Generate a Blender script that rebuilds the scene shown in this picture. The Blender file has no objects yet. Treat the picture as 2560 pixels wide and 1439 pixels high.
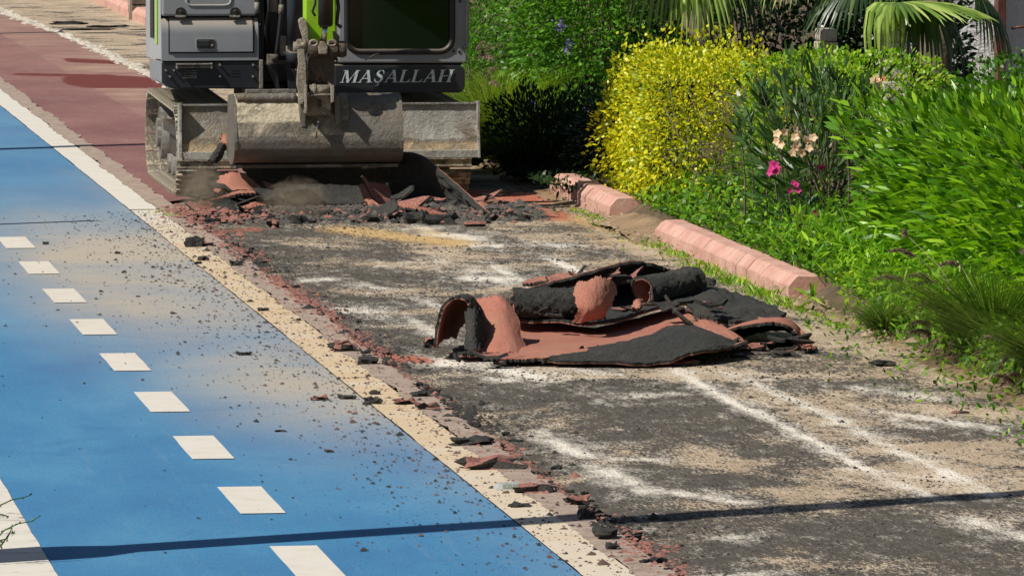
import bpy, bmesh, math, random
import numpy as np
from mathutils import Vector, Matrix, noise
random.seed(7); rng = np.random.default_rng(7)
R = math.radians
S = bpy.context.scene
COL = S.collection

# ------------------------------------------------------------------ camera, sky, sun, exposure
# world frame: X across the path, Y along it, Z up; the camera stands beside the path at 3.1 m
F = 16500.0; H = 3.1; CX, CY = 1280.0, 719.5          # focal length in photo pixels, eye height
TH = math.atan((CY + 580) / F); AL = math.atan(2325 * math.cos(TH) / F)
cam = bpy.data.cameras.new('camera'); co = bpy.data.objects.new('camera', cam); COL.objects.link(co)
cam.sensor_width = 36; cam.lens = 36 * F / 2560; cam.clip_start = 0.5; cam.clip_end = 2000
co.location = (0, 0, H); co.rotation_euler = (math.pi / 2 - TH, 0, -AL)
S.camera = co
SUN_EL = R(47); SUN_DIR = R(22)                       # light travels along +X, turned 22 deg to +Y
sun = bpy.data.lights.new('sun', 'SUN'); so = bpy.data.objects.new('sun', sun); COL.objects.link(so)
sun.energy = 5.0; sun.angle = R(0.5); sun.color = (1.0, 0.95, 0.86)
ld = Vector((math.cos(SUN_DIR) * math.cos(SUN_EL), math.sin(SUN_DIR) * math.cos(SUN_EL), -math.sin(SUN_EL)))
so.rotation_euler = ld.to_track_quat('-Z', 'Y').to_euler()
W = bpy.data.worlds.new('World'); S.world = W; W.use_nodes = True
nt = W.node_tree; sky = nt.nodes.new('ShaderNodeTexSky'); sky.sky_type = 'NISHITA'; sky.sun_disc = False
sky.sun_elevation = SUN_EL; sky.sun_rotation = math.atan2(-ld.x, -ld.y)
bg = nt.nodes['Background']; nt.links.new(sky.outputs[0], bg.inputs[0]); bg.inputs[1].default_value = 0.05
S.view_settings.view_transform = 'Standard'; S.view_settings.look = 'None'
S.view_settings.gamma = 1; S.view_settings.use_curve_mapping = False; S.view_settings.exposure = 0.1
S.cycles.max_bounces = 6; S.cycles.transparent_max_bounces = 8
S.cycles.volume_step_rate = 2.0

# ------------------------------------------------------------------ where a photo pixel lies in the place
_h = np.array([math.sin(AL), math.cos(AL), 0]); _r = np.array([math.cos(AL), -math.sin(AL), 0]); _z = np.array([0, 0, 1.])
_f = _h * math.cos(TH) - _z * math.sin(TH); _u = _z * math.cos(TH) + _h * math.sin(TH); _c = np.array([0, 0, H])
def ray(x, y): return _f + _r * (x - CX) / F - _u * (y - CY) / F
def G(x, y, z=0.0):                                      # on the ground
    d = ray(x, y); return _c + d * ((z - H) / d[2])
def V(x, y, Y):                                          # on the upright plane at distance Y along the path
    d = ray(x, y); return _c + d * (Y / d[1])

# ------------------------------------------------------------------ materials
def lin(c): return tuple((v / 12.92 if v <= .04045 else ((v + .055) / 1.055) ** 2.4) for v in c)
class N:
    def __init__(s, name):
        s.m = bpy.data.materials.new(name); s.m.use_nodes = True; s.t = s.m.node_tree
        s.b = s.t.nodes['Principled BSDF']; s.tc = s.t.nodes.new('ShaderNodeTexCoord')
    def n(s, ty, **k):
        x = s.t.nodes.new(ty)
        for a, v in k.items(): setattr(x, a, v)
        return x
    def l(s, a, b): s.t.links.new(a, b)
    def noise(s, scale, detail=4, rough=.6, stretch=None, dist=0, co='Object'):
        x = s.n('ShaderNodeTexNoise'); x.inputs['Scale'].default_value = scale; x.inputs['Detail'].default_value = detail
        x.inputs['Roughness'].default_value = rough; x.inputs['Distortion'].default_value = dist
        src = s.tc.outputs[co]
        if stretch:
            mp = s.n('ShaderNodeMapping'); mp.inputs['Scale'].default_value = stretch; s.l(src, mp.inputs[0]); src = mp.outputs[0]
        s.l(src, x.inputs['Vector']); return x.outputs['Fac']
    def ramp(s, fac, stops):
        x = s.n('ShaderNodeValToRGB'); el = x.color_ramp.elements
        while len(el) > len(stops): el.remove(el[-1])
        while len(el) < len(stops): el.new(.5)
        for e, (p, c) in zip(el, stops):
            e.position = p; e.color = (*c, 1) if len(c) == 3 else c
        s.l(fac, x.inputs[0]); return x.outputs[0]
    def mix(s, fac, a, b, mode='MIX'):
        x = s.n('ShaderNodeMix', data_type='RGBA', blend_type=mode)
        for k, v in ((0, fac), (6, a), (7, b)):
            if isinstance(v, (int, float)): x.inputs[k].default_value = v
            elif isinstance(v, tuple): x.inputs[k].default_value = (*v, 1)
            else: s.l(v, x.inputs[k])
        return x.outputs[2]
    def math(s, op, a, b=0.0, clamp=False):
        x = s.n('ShaderNodeMath', operation=op, use_clamp=clamp)
        for k, v in ((0, a), (1, b)):
            if isinstance(v, (int, float)): x.inputs[k].default_value = v
            else: s.l(v, x.inputs[k])
        return x.outputs[0]
    def attr(s, name): return s.n('ShaderNodeAttribute', attribute_name=name).outputs['Fac']
    def mr(s, v, a, b, c=0., d=1.):
        x = s.n('ShaderNodeMapRange'); s.l(v, x.inputs[0])
        for i, q in enumerate((a, b, c, d)): x.inputs[i + 1].default_value = q
        return x.outputs[0]
    def out(s, col=None, rough=.7, bump=None, bs=.3, bd=.01, metal=0., spec=None):
        if col is not None:
            if isinstance(col, tuple): s.b.inputs['Base Color'].default_value = (*col, 1)
            else: s.l(col, s.b.inputs['Base Color'])
        if isinstance(rough, (int, float)): s.b.inputs['Roughness'].default_value = rough
        else: s.l(rough, s.b.inputs['Roughness'])
        s.b.inputs['Metallic'].default_value = metal
        if spec is not None: s.b.inputs['Specular IOR Level'].default_value = spec
        if bump is not None:
            x = s.n('ShaderNodeBump'); x.inputs['Strength'].default_value = bs; x.inputs['Distance'].default_value = bd
            s.l(bump, x.inputs['Height']); s.l(x.outputs[0], s.b.inputs['Normal'])
        return s.m
M = {}
# blue cycle lane: worn paint, tan dust laid on it where the vertex field 'dust' says
n = N('blue_paint')
a = n.ramp(n.noise(1.1, 5, .6, (1, .35, 1)), [(.3, (.008, .125, .31)), (.5, (.020, .175, .36)), (.75, (.062, .245, .42))])
g = n.noise(160, 2, .5, (1, .3, 1)); a = n.mix(n.mr(g, .35, .7, .0, .34), a, (.17, .27, .38)); a = n.mix(n.mr(n.noise(70, 4, .75, (1, .22, 1)), .5, .75, 0, .5), a, (.008, .075, .20)); a = n.mix(n.mr(n.noise(6, 6, .75, (2.5, .10, 1), .3), .56, .72, 0, .35), a, (.15, .24, .33)); a = n.mix(n.mr(n.noise(2.3, 7, .75, (.8, .6, 1), .5), .55, .7, 0, .30), a, (.012, .085, .21))
streak = n.math('ADD', n.mr(n.noise(1.4, 8, .75, (.5, .45, 1), .4), .3, .7, .65, 1.25), n.mr(n.noise(70, 3, .7, (1, .2, 1)), .35, .65, -.18, .18))
d = n.math('MULTIPLY', n.attr('dust'), streak, True)
a = n.mix(d, a, (.41, .355, .28))
sp = n.mr(n.noise(3.2, 3, .5, (.5, 1, 1)), .70, .76, 0, .5); a = n.mix(sp, a, (.30, .27, .24))
M['blue'] = n.out(a, .75, g, .25, .004)
n = N('white_paint')
a = n.ramp(n.noise(6, 6, .65), [(.3, (.57, .525, .45)), (.5, (.63, .59, .52)), (.8, (.67, .635, .57))])
ck = n.mr(n.noise(2.2, 4, .6, (.3, .8, 1), 1.2), .494, .5, 0, 1); ck2 = n.mr(n.noise(2.2, 4, .6, (.3, .8, 1), 1.2), .5, .506, 1, 0)
cr = n.math('MULTIPLY', n.math('MULTIPLY', ck, ck2), n.attr('crack')); a = n.mix(cr, a, (.10, .085, .07))
a = n.mix(n.math('MULTIPLY', n.attr('dust'), n.mr(n.noise(2.5, 4, .6, (.5, 1, 1)), .3, .7, .6, 1.2), True), a, (.56, .42, .26))
M['white'] = n.out(a, .7, n.noise(150, 2), .2, .003)
n = N('edging_concrete')
a = n.ramp(n.noise(9, 6, .7), [(.3, (.20, .145, .115)), (.5, (.33, .25, .20)), (.8, (.46, .37, .29))])
M['edging'] = n.out(a, .9, n.noise(90, 4), .5, .008)
# red rubber running surface, still laid
n = N('red_track')
a = n.ramp(n.noise(.7, 6, .65, (1, .5, 1)), [(.3, (.165, .072, .068)), (.5, (.225, .098, .09)), (.75, (.31, .155, .135))])
a = n.mix(n.mr(n.noise(60, 4, .7, (1, .12, 1)), .4, .7, 0, .5), a, (.13, .055, .052)); a = n.mix(n.mr(n.noise(5, 6, .7, (1, .25, 1)), .5, .7, 0, .4), a, (.30, .19, .16))
a = n.mix(n.math('MULTIPLY', n.attr('dust'), n.mr(n.noise(1.5, 5, .6), .35, .65, .2, 1.1), True), a, (.38, .255, .18))
wet = n.math('MULTIPLY', n.attr('wet'), 1.0, True)
a = n.mix(wet, a, (.15, .028, .014))
M['track'] = n.out(a, n.mr(wet, 0, 1, .85, .6), n.noise(220, 3), .5, .006)
# stripped base: tar residue, mortar and chalky smears
n = N('stripped_base')
grain = n.noise(85, 3, .7, (1, .28, 1)); grain2 = n.noise(34, 4, .7, (1, .3, 1))
big = n.noise(1.25, 5, .62, (1, .75, 1), .4)
tan = n.ramp(n.noise(2.2, 5, .6), [(.3, (.34, .255, .165)), (.6, (.49, .38, .265)), (.8, (.60, .48, .34))])
dark = n.ramp(grain2, [(.3, (.042, .036, .029)), (.6, (.092, .077, .059)), (.8, (.19, .155, .115))])
amt = n.math('ADD', n.math('ADD', n.mr(big, .36, .64, -.65, 1.2), n.attr('tan')), n.math('MULTIPLY', n.math('SUBTRACT', grain, .5), 3.6))
amt = n.math('ADD', amt, n.math('MULTIPLY', n.math('SUBTRACT', grain2, .5), 1.6))
a = n.mix(n.mr(amt, .2, .85), dark, tan)
w = n.math('ADD', n.attr('white'), n.math('MULTIPLY', n.math('SUBTRACT', grain, .5), 1.6))
w = n.math('ADD', w, n.math('MULTIPLY', n.math('SUBTRACT', n.noise(9, 6, .75, (1, .35, 1)), .5), 2.6))
a = n.mix(n.mr(w, .15, 1.2), a, (.76, .70, .60))
oc = n.math('ADD', n.attr('ochre'), n.math('MULTIPLY', n.math('SUBTRACT', grain2, .5), 1.4)); a = n.mix(n.mr(oc, .3, .9), a, (.55, .36, .15))
rd = n.math('ADD', n.attr('red'), n.math('MULTIPLY', n.math('SUBTRACT', grain2, .5), 1.6)); a = n.mix(n.mr(rd, .35, .8), a, (.42, .125, .07))
M['base'] = n.out(a, .92, n.math('ADD', grain, n.math('MULTIPLY', grain2, 1.2)), .9, .012)
n = N('sandy_soil')
a = n.ramp(n.noise(3, 7, .7), [(.3, (.20, .13, .075)), (.55, (.34, .23, .13)), (.8, (.48, .36, .22))])
M['soil'] = n.out(a, .95, n.noise(25, 6, .7), 1, .03)
n = N('bed_soil')
a = n.ramp(n.noise(5, 7, .7), [(.3, (.06, .04, .022)), (.55, (.14, .095, .055)), (.8, (.30, .21, .12))])
M['bed'] = n.out(a, .95, n.noise(30, 6, .7), 1, .03)
n = N('kerb_paint')
a = n.ramp(n.noise(4, 6, .7), [(.25, (.38, .175, .135)), (.5, (.52, .295, .235)), (.75, (.62, .41, .33))])
a = n.mix(n.mr(n.noise(14, 6, .75), .60, .72), a, (.42, .33, .26)); a = n.mix(n.mr(n.noise(7, 8, .8), .56, .66, 0, .6), a, (.36, .16, .12))
M['kerb'] = n.out(a, .85, n.noise(40, 5), .4, .01)
n = N('red_rubber')
gr = n.noise(190, 3, .7)
a = n.ramp(gr, [(.3, (.19, .062, .044)), (.5, (.39, .145, .10)), (.75, (.58, .26, .19))])
a = n.mix(n.mr(n.noise(3.5, 6, .7), .42, .68, 0, .7), a, (.38, .20, .12)); a = n.mix(n.mr(n.noise(11, 6, .7), .60, .72, 0, .4), a, (.20, .075, .055))
M['redr'] = n.out(a, .9, gr, 1, .006)
n = N('brown_rubber'); M['brownr'] = n.out(n.ramp(n.noise(40, 3, .7), [(.3, (.05, .03, .025)), (.6, (.13, .07, .055)), (.8, (.24, .13, .10))]), .95)
n = N('dusty_shade_red_rubber'); a = n.ramp(n.noise(60, 3, .7), [(.3, (.13, .055, .045)), (.55, (.27, .115, .09)), (.8, (.40, .22, .17))]); M['redr2'] = n.out(a, .95)  # dusty red of the crumbs, also the painted shade on shards
n = N('rubble_grey'); a = n.ramp(n.noise(30, 4, .7), [(.3, (.035, .033, .03)), (.55, (.085, .08, .07)), (.8, (.26, .22, .17))]); M['rubble'] = n.out(a, .95, n.noise(60, 4), .8, .01)
n = N('sand_stone'); a = n.ramp(n.noise(9, 4, .7), [(.3, (.20, .13, .08)), (.55, (.36, .26, .17)), (.8, (.55, .45, .33))]); M['sandst'] = n.out(a, .95)
n = N('black_rubber')
gr = n.noise(75, 5, .75)
a = n.ramp(gr, [(.3, (.018, .018, .017)), (.55, (.045, .045, .041)), (.8, (.10, .095, .082))])
a = n.mix(n.mr(n.noise(5, 5, .6), .5, .8, 0, .5), a, (.14, .11, .08))
M['blackr'] = n.out(a, .9, gr, 1, .02)
def paint(name, c, rough=.45, dust=.35, metal=0., dc=(.36, .29, .21), grime=.5):
    n = N(name)
    a = n.mix(n.mr(n.noise(7, 6, .7), .35, .75, 0, .4), tuple(c), tuple(v * .7 for v in c))
    geo = n.n('ShaderNodeNewGeometry'); sx = n.n('ShaderNodeSeparateXYZ'); n.l(geo.outputs['Normal'], sx.inputs[0])
    up = n.math('MULTIPLY', n.mr(sx.outputs['Z'], .15, .95), n.mr(n.noise(13, 5, .7), .2, .7, .5, 1.0))
    a = n.mix(n.math('MULTIPLY', up, min(1, dust * 2.2), True), a, dc)
    a = n.mix(n.math('MULTIPLY', n.mr(n.noise(5, 6, .75), .5, .8), grime), a, tuple(v * .6 for v in dc))
    return n.out(a, rough, n.noise(60, 3), .06, .004, metal)
M['grey'] = paint('grey_paint', (.225, .235, .255), .42, .45, grime=.22)
M['greyl'] = paint('light_grey_paint', (.36, .37, .38), .4, .4, grime=.2)
M['navy'] = paint('navy_black_paint', (.016, .018, .024), .42, .3, grime=.10)
M['green'] = paint('lime_paint', (.30, .60, .006), .4, .25, grime=.35)
M['chrome'] = paint('chrome_rod', (.55, .53, .5), .22, .1, 1.0, grime=.2)
M['black'] = paint('black_plastic', (.012, .012, .013), .5, .2, grime=.12)
M['cyl'] = paint('cylinder_paint', (.022, .03, .042), .38, .25, grime=.12)
def muddy(name, steel, mud, lo, hi, scale=4, metal=.3):
    n = N(name)
    st = n.ramp(n.noise(9, 6, .7), [(.3, tuple(v * .6 for v in steel)), (.7, steel)])
    st = n.mix(n.mr(n.noise(5, 5, .7), .5, .7, 0, .6), st, (.16, .09, .045))
    md = n.ramp(n.noise(16, 6, .7), [(.25, tuple(v * .65 for v in mud)), (.6, mud), (.8, tuple(min(1, v * 1.25) for v in mud))])
    hgt = n.noise(scale, 8, .78, None, .6)
    f = n.mr(n.math('ADD', hgt, n.math('MULTIPLY', n.attr('mud'), .5)), lo, hi)
    a = n.mix(f, st, md)
    return n.out(a, n.mr(f, 0, 1, .5, .95), n.math('ADD', n.math('ADD', n.math('MULTIPLY', f, n.noise(22, 5, .7)), f), n.math('MULTIPLY', n.noise(34, 5, .75), .5)), .9, .025, metal * .4)
M['steel'] = muddy('worn_steel', (.24, .225, .20), (.34, .28, .19), .52, .66)
M['bucket'] = muddy('bucket_steel', (.17, .155, .13), (.56, .49, .36), .60, .80)
M['blade'] = muddy('blade_steel', (.46, .44, .39), (.50, .38, .24), .55, .78, 5)
M['shoe'] = muddy('shoe_steel', (.16, .14, .115), (.55, .48, .36), .47, .62, 6)
M['link'] = muddy('linkage_steel', (.42, .37, .29), (.52, .43, .30), .48, .7, 9)
M['rust'] = muddy('brown_steel', (.075, .055, .04), (.28, .21, .14), .55, .75, 8)
n = N('cab_glass'); n.b.inputs['Transmission Weight'].default_value = 0.1; n.b.inputs['IOR'].default_value = 1.45
M['glass'] = n.out((.006, .009, .008), .06)
n = N('white_lettering'); M['letter'] = n.out(n.ramp(n.noise(55, 6, .75), [(.37, (.05, .06, .07)), (.43, (.50, .58, .58)), (.8, (.68, .75, .75))]), .5)
n = N('plaster'); M['plaster'] = n.out(n.ramp(n.noise(4, 5), [(.3, (.66, .66, .66)), (.7, (.78, .78, .77))]), .9, n.noise(22, 4, .6), .8, .03)
n = N('brown_metal'); M['brown'] = n.out(n.ramp(n.noise(6, 5), [(.3, (.07, .022, .015)), (.7, (.14, .05, .03))]), .5)
n = N('pale_stone'); M['stone'] = n.out(n.ramp(n.noise(7, 6), [(.3, (.40, .35, .28)), (.7, (.70, .64, .54))]), .9, n.noise(20, 6), .8, .03)
n = N('pole_steel'); M['pole'] = n.out((.34, .35, .36), .5, metal=.4)
n = N('stud_plastic'); M['stud'] = n.out(n.ramp(n.noise(20, 4), [(.3, (.30, .31, .30)), (.7, (.48, .48, .45))]), .35)
n = N('stud_lens'); M['lens'] = n.out((.20, .24, .19), .15)
n = N('bark'); M['bark'] = n.out(n.ramp(n.noise(12, 6), [(.3, (.06, .045, .03)), (.7, (.20, .155, .11))]), .9, n.noise(40, 4), .8, .01)
n = N('dry_stem'); M['dry'] = n.out((.34, .27, .17), .9)
def leafmat(name, stops, trans=.35, rough=.42, tcol=None):
    n = N(name); c = n.ramp(n.attr('tint'), stops)
    n.out(c, rough, spec=.4)
    tr = n.n('ShaderNodeBsdfTranslucent'); n.l(n.mix(1.0, c, tcol or (1.5, 1.6, .5), 'MULTIPLY'), tr.inputs[0])
    mx = n.n('ShaderNodeMixShader'); mx.inputs[0].default_value = trans
    n.l(n.b.outputs[0], mx.inputs[1]); n.l(tr.outputs[0], mx.inputs[2])
    n.l(mx.outputs[0], n.t.nodes['Material Output'].inputs['Surface']); return n.m
M['lf_gold'] = leafmat('golden_leaf', [(0, (.09, .18, .010)), (.3, (.38, .44, .010)), (.65, (.70, .64, .012)), (1, (.84, .60, .012))], .25)
M['lf_green'] = leafmat('bright_leaf', [(0, (.03, .09, .008)), (.5, (.08, .23, .012)), (1, (.20, .40, .025))], .3)
M['lf_shade'] = leafmat('shade_dark_leaf', [(0, (.008, .02, .006)), (.6, (.018, .045, .01)), (1, (.04, .085, .015))], .2)  # leaf green lowered to paint in shade behind palms and beside the machine
M['lf_ole'] = leafmat('oleander_leaf', [(0, (.022, .075, .004)), (.4, (.095, .26, .006)), (.75, (.23, .45, .010)), (1, (.42, .60, .06))], .3, .34)
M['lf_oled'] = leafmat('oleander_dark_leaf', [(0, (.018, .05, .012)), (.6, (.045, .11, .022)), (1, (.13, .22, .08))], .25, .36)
M['lf_cover'] = leafmat('cover_leaf', [(0, (.035, .10, .008)), (.5, (.14, .33, .015)), (1, (.42, .54, .03))], .35)
M['lf_grass'] = leafmat('grass_blade', [(0, (.035, .09, .014)), (.5, (.09, .18, .03)), (1, (.22, .29, .08))], .3, .5)
M['lf_lime'] = leafmat('lime_grass_blade', [(0, (.08, .15, .015)), (.5, (.20, .33, .025)), (1, (.40, .44, .10))], .35, .5)
M['plume'] = leafmat('plume', [(0, (.24, .15, .14)), (.6, (.40, .28, .24)), (1, (.55, .44, .36))], .3, .8, (1.1, 1, 1))
M['palm'] = leafmat('palm_leaf', [(0, (.09, .17, .025)), (.5, (.24, .37, .06)), (1, (.46, .56, .17))], .3, .33)
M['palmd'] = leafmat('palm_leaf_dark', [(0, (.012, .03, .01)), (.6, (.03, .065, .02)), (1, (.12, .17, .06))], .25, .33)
M['pet_peach'] = leafmat('peach_petal', [(0, (.55, .22, .10)), (.5, (.80, .50, .26)), (1, (.85, .70, .48))], .3, .6, (1, 1, 1))
M['pet_pink'] = leafmat('pink_petal', [(0, (.45, .012, .14)), (1, (.75, .06, .30))], .3, .6, (1, 1, 1))
M['pet_violet'] = leafmat('violet_petal', [(0, (.16, .10, .45)), (1, (.30, .22, .60))], .3, .6, (1, 1, 1))

# ------------------------------------------------------------------ object helpers
def tag(o, label=None, category=None, group=None, kind=None):
    for k, v in (('label', label), ("category", category), ('group', group), ('kind', kind)):
        if v: o[k] = v
    return o
def empty(name, loc=(0, 0, 0), **k):
    o = bpy.data.objects.new(name, None); o.location = loc; o.empty_display_size = .1; COL.objects.link(o); return tag(o, **k)
def link(name, me, mats, parent=None, **k):
    o = bpy.data.objects.new(name, me); COL.objects.link(o)
    for m in (mats if isinstance(mats, (list, tuple)) else [mats]):
        if m: me.materials.append(m)
    if parent is not None:
        o.parent = parent; o.matrix_parent_inverse = Matrix.Translation(parent.location).inverted() if parent.parent is None else Matrix()
    return tag(o, **k)
class MB:
    def __init__(s): s.v = []; s.f = []; s.s = []
    def add(s, vs, fs, smooth=False):
        o = len(s.v); s.v += [tuple(p) for p in vs]; s.f += [tuple(i + o for i in f) for f in fs]; s.s += [smooth] * len(fs); return s
    def box(s, x0, x1, y0, y1, z0, z1):
        return s.add([(x0, y0, z0), (x1, y0, z0), (x1, y1, z0), (x0, y1, z0), (x0, y0, z1), (x1, y0, z1), (x1, y1, z1), (x0, y1, z1)],
                     [(0, 3, 2, 1), (4, 5, 6, 7), (0, 1, 5, 4), (1, 2, 6, 5), (2, 3, 7, 6), (3, 0, 4, 7)])
    def pbox(s, x0, y0, x1, y1, Y, dep):                 # photo rectangle on plane Y, running back by dep
        a = V(x0, y1, Y); b = V(x1, y0, Y); return s.box(a[0], b[0], Y, Y + dep, a[2], b[2])
    def prism(s, poly, Y, dep):                          # polygon of (x, z), counter-clockwise seen from the front
        k = len(poly)
        if sum(poly[i][0] * poly[(i + 1) % k][1] - poly[(i + 1) % k][0] * poly[i][1] for i in range(k)) < 0: poly = poly[::-1]
        vs = [(x, Y, z) for x, z in poly] + [(x, Y + dep, z) for x, z in poly]
        return s.add(vs, [tuple(range(k)), tuple(range(2 * k - 1, k - 1, -1))] + [(i, i + k, (i + 1) % k + k, (i + 1) % k) for i in range(k)])
    def pprism(s, pts, Y, dep): return s.prism([(V(x, y, Y)[0], V(x, y, Y)[2]) for x, y in pts], Y, dep)
    def tube(s, pts, r, n=10, caps=True):
        pts = [Vector(p) for p in pts]; k = len(pts); rr = r if isinstance(r, (list, tuple)) else [r] * k
        vs = []; fs = []; ref = None
        for i, p in enumerate(pts):
            t = (pts[min(i + 1, k - 1)] - pts[max(i - 1, 0)]).normalized()
            if ref is None: ref = t.orthogonal().normalized()
            ref = (ref - t * ref.dot(t)).normalized(); b = t.cross(ref)
            for j in range(n):
                a = 2 * math.pi * j / n; vs.append(p + (ref * math.cos(a) + b * math.sin(a)) * rr[i])
        for i in range(k - 1):
            for j in range(n): fs.append((i * n + j, i * n + (j + 1) % n, (i + 1) * n + (j + 1) % n, (i + 1) * n + j))
        s.add(vs, fs, True)
        if caps:
            o = len(s.v) - len(vs); s.f += [tuple(o + j for j in range(n - 1, -1, -1)), tuple(o + (k - 1) * n + j for j in range(n))]; s.s += [False, False]
        return s
    def grid(s, P, smooth=True, closed=False):           # P[nv][nu] points
        P = np.asarray(P); nv, nu = P.shape[:2]
        return s.add(P.reshape(-1, 3).tolist(), [(i * nu + j, i * nu + j + 1, (i + 1) * nu + j + 1, (i + 1) * nu + j) for i in range(nv - 1) for j in range(nu - 1)], smooth)
    def mesh(s, name='m'):
        me = bpy.data.meshes.new(name); me.from_pydata(s.v, [], s.f); me.polygons.foreach_set('use_smooth', s.s); me.update(); return me
    def build(s, name, mat, parent=None, bevel=0, **k):
        o = link(name, s.mesh(name), mat, parent, **k)
        if bevel:
            b = o.modifiers.new('bevel', 'BEVEL'); b.width = bevel; b.segments = 2; b.limit_method = 'ANGLE'; b.angle_limit = R(35)
        return o
def attrs(me, **kw):
    for k, v in kw.items():
        a = me.attributes.new(k, 'FLOAT', 'POINT'); a.data.foreach_set('value', np.asarray(v, dtype=np.float32).ravel())
def npmesh(name, verts, loops, sizes, smooth=False):
    me = bpy.data.meshes.new(name); me.vertices.add(len(verts)); me.vertices.foreach_set('co', np.asarray(verts, np.float32).ravel())
    me.loops.add(len(loops)); me.loops.foreach_set('vertex_index', np.asarray(loops, np.int32))
    st = np.concatenate([[0], np.cumsum(sizes)[:-1]]).astype(np.int32)
    me.polygons.add(len(sizes)); me.polygons.foreach_set('loop_start', st)
    if smooth: me.polygons.foreach_set('use_smooth', np.ones(len(sizes), bool))
    me.update(calc_edges=True); me.validate(); return me
def gridmesh(name, x, y, zf, cut=None):
    Xs, Ys = np.meshgrid(x, y); Z = zf(Xs, Ys); nx, ny = len(x), len(y)
    idx = np.arange(nx * ny).reshape(ny, nx)
    q = np.stack([idx[:-1, :-1], idx[:-1, 1:], idx[1:, 1:], idx[1:, :-1]], -1).reshape(-1, 4)
    if cut is not None:
        c = cut((Xs[:-1, :-1] + Xs[1:, 1:]) / 2, (Ys[:-1, :-1] + Ys[1:, 1:]) / 2).ravel(); q = q[c]
    me = npmesh(name, np.stack([Xs, Ys, Z], -1).reshape(-1, 3), q.ravel(), np.full(len(q), 4), True)
    return me, Xs.ravel(), Ys.ravel()
# smooth value noise for numpy fields
_T = rng.random((64, 64))
def vn(x, y):
    xi = np.floor(x).astype(int); yi = np.floor(y).astype(int); fx = x - xi; fy = y - yi
    fx = fx * fx * (3 - 2 * fx); fy = fy * fy * (3 - 2 * fy); t = lambda i, j: _T[i % 64, j % 64]
    return (t(xi, yi) * (1 - fx) + t(xi + 1, yi) * fx) * (1 - fy) + (t(xi, yi + 1) * (1 - fx) + t(xi + 1, yi + 1) * fx) * fy
def fbm(x, y, o=4):
    r = 0; a = .5
    for i in range(o): r = r + a * vn(x * 2 ** i + 17 * i, y * 2 ** i + 5 * i); a *= .5
    return r / .94
def seg(Xs, Ys, pts, w, wy=None, s=1.0):
    """soft stain along a path of photo points lying on the ground"""
    best = np.zeros_like(Xs); wy = wy or w * 3
    Q = [G(*p) for p in pts]
    for a, b in zip(Q[:-1], Q[1:]):
        dx, dy = (b[0] - a[0]) / w, (b[1] - a[1]) / wy; px, py = (Xs - a[0]) / w, (Ys - a[1]) / wy
        t = np.clip((px * dx + py * dy) / (dx * dx + dy * dy + 1e-9), 0, 1)
        best = np.maximum(best, s * np.exp(-((px - t * dx) ** 2 + (py - t * dy) ** 2)))
    return best

# ================================================================== THE SETTING
XB0, XB1, XW, XE, XK = 1.78, 3.78, 3.985, 4.12, 6.98      # blue lane, white line, edging, kerb foot
me, Xs, Ys = gridmesh('ground', np.linspace(-150, 200, 40), np.linspace(-40, 420, 40), lambda x, y: x * 0 - .10)
link('ground', me, M['soil'], kind='structure')
# cycle lane
x = np.linspace(XB0, XB1, 41); y = np.arange(12, 150, .12)
me, Xs, Ys = gridmesh('cycle_lane', x, y, lambda x, y: x * 0)
core = np.exp(-((Ys - 40.5) / 5.4) ** 2) * np.clip((Xs - 2.1) / 1.0, 0, 1) * 1.1
core2 = np.exp(-((Ys - 33.2) / 3.0) ** 2) * np.clip((Xs - 2.6) / .9, 0, 1) * .95
core3 = np.exp(-((Ys - 43.5) / 2.2) ** 2) * np.clip((Xs - 2.1) / 1.2, 0, 1) * .8
edge = np.clip((Xs - 3.35) / .45, 0, 1) * .5 * np.clip((52 - Ys) / 6, 0, 1) * np.clip((Ys - 26) / 5, .25, 1)
far = .12 * np.clip((Ys - 46) / 10, 0, 1)
dust = np.clip(np.maximum.reduce([core, core2, core3, edge]) + far, 0, .95) * (.75 + .5 * fbm(Xs * 1.3, Ys * .5))
attrs(me, dust=dust)
lane = link('cycle_lane', me, M['blue'], kind='structure')
def strip(name, x0, x1, y0, y1, z, mat, parent=None, dust=None, wob=0, crack=0., nx=5, step=.1, **k):
    me, Xs, Ys = gridmesh(name, np.linspace(x0, x1, nx), np.arange(y0, y1 + step / 2, step), lambda x, y: x * 0 + z)
    if wob:
        c = np.zeros(len(me.vertices) * 3); me.vertices.foreach_get('co', c); c = c.reshape(-1, 3)
        e0 = np.abs(Xs - x0) < 1e-6; e1 = np.abs(Xs - x1) < 1e-6
        c[e0, 0] += (fbm(Ys[e0] * 3, Ys[e0] * 0 + 3, 6) - .5) * wob; c[e1, 0] += (fbm(Ys[e1] * 3, Ys[e1] * 0 + 9, 6) - .5) * wob
        me.vertices.foreach_set('co', c.ravel())
    attrs(me, dust=dust(Xs, Ys) if dust else Xs * 0, crack=Xs * 0 + crack)
    return link(name, me, mat, parent, **k)
wd = lambda X, Y: np.clip(np.exp(-((Y - 36) / 9.0) ** 2) * .95 + .28 * np.clip((47 - Y) / 5, 0, 1), 0, 1) * np.clip((47.5 - Y) / 3, 0, 1)
strip('edge_line', XB1 + .002, XW, 12, 46.25, .004, M['white'], lane, wd, .012)
strip('edge_line', XB1 + .002, XW, 46.27, 150, .004, M['white'], lane, None, .012)
strip('edge_line', 1.50, XB0 - .002, 12, 150, .004, M['white'], lane, None, .012, 1.0)
for i in range(9):
    y0 = 25.05 + 2.197 * i
    strip('lane_dash', 2.685, 2.875, y0, y0 + 1.03, .004, M['white'], lane, lambda X, Y: X * 0 + .14 * np.exp(-((Y - 40) / 6) ** 2), .006, 0, 5, .103)
strip('concrete_edging', XW - .008, XE + .005, 12, 150, .0065, M['edging'], None, lambda X, Y: X * 0, .085, 0, 5, .05, kind='structure')
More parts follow.
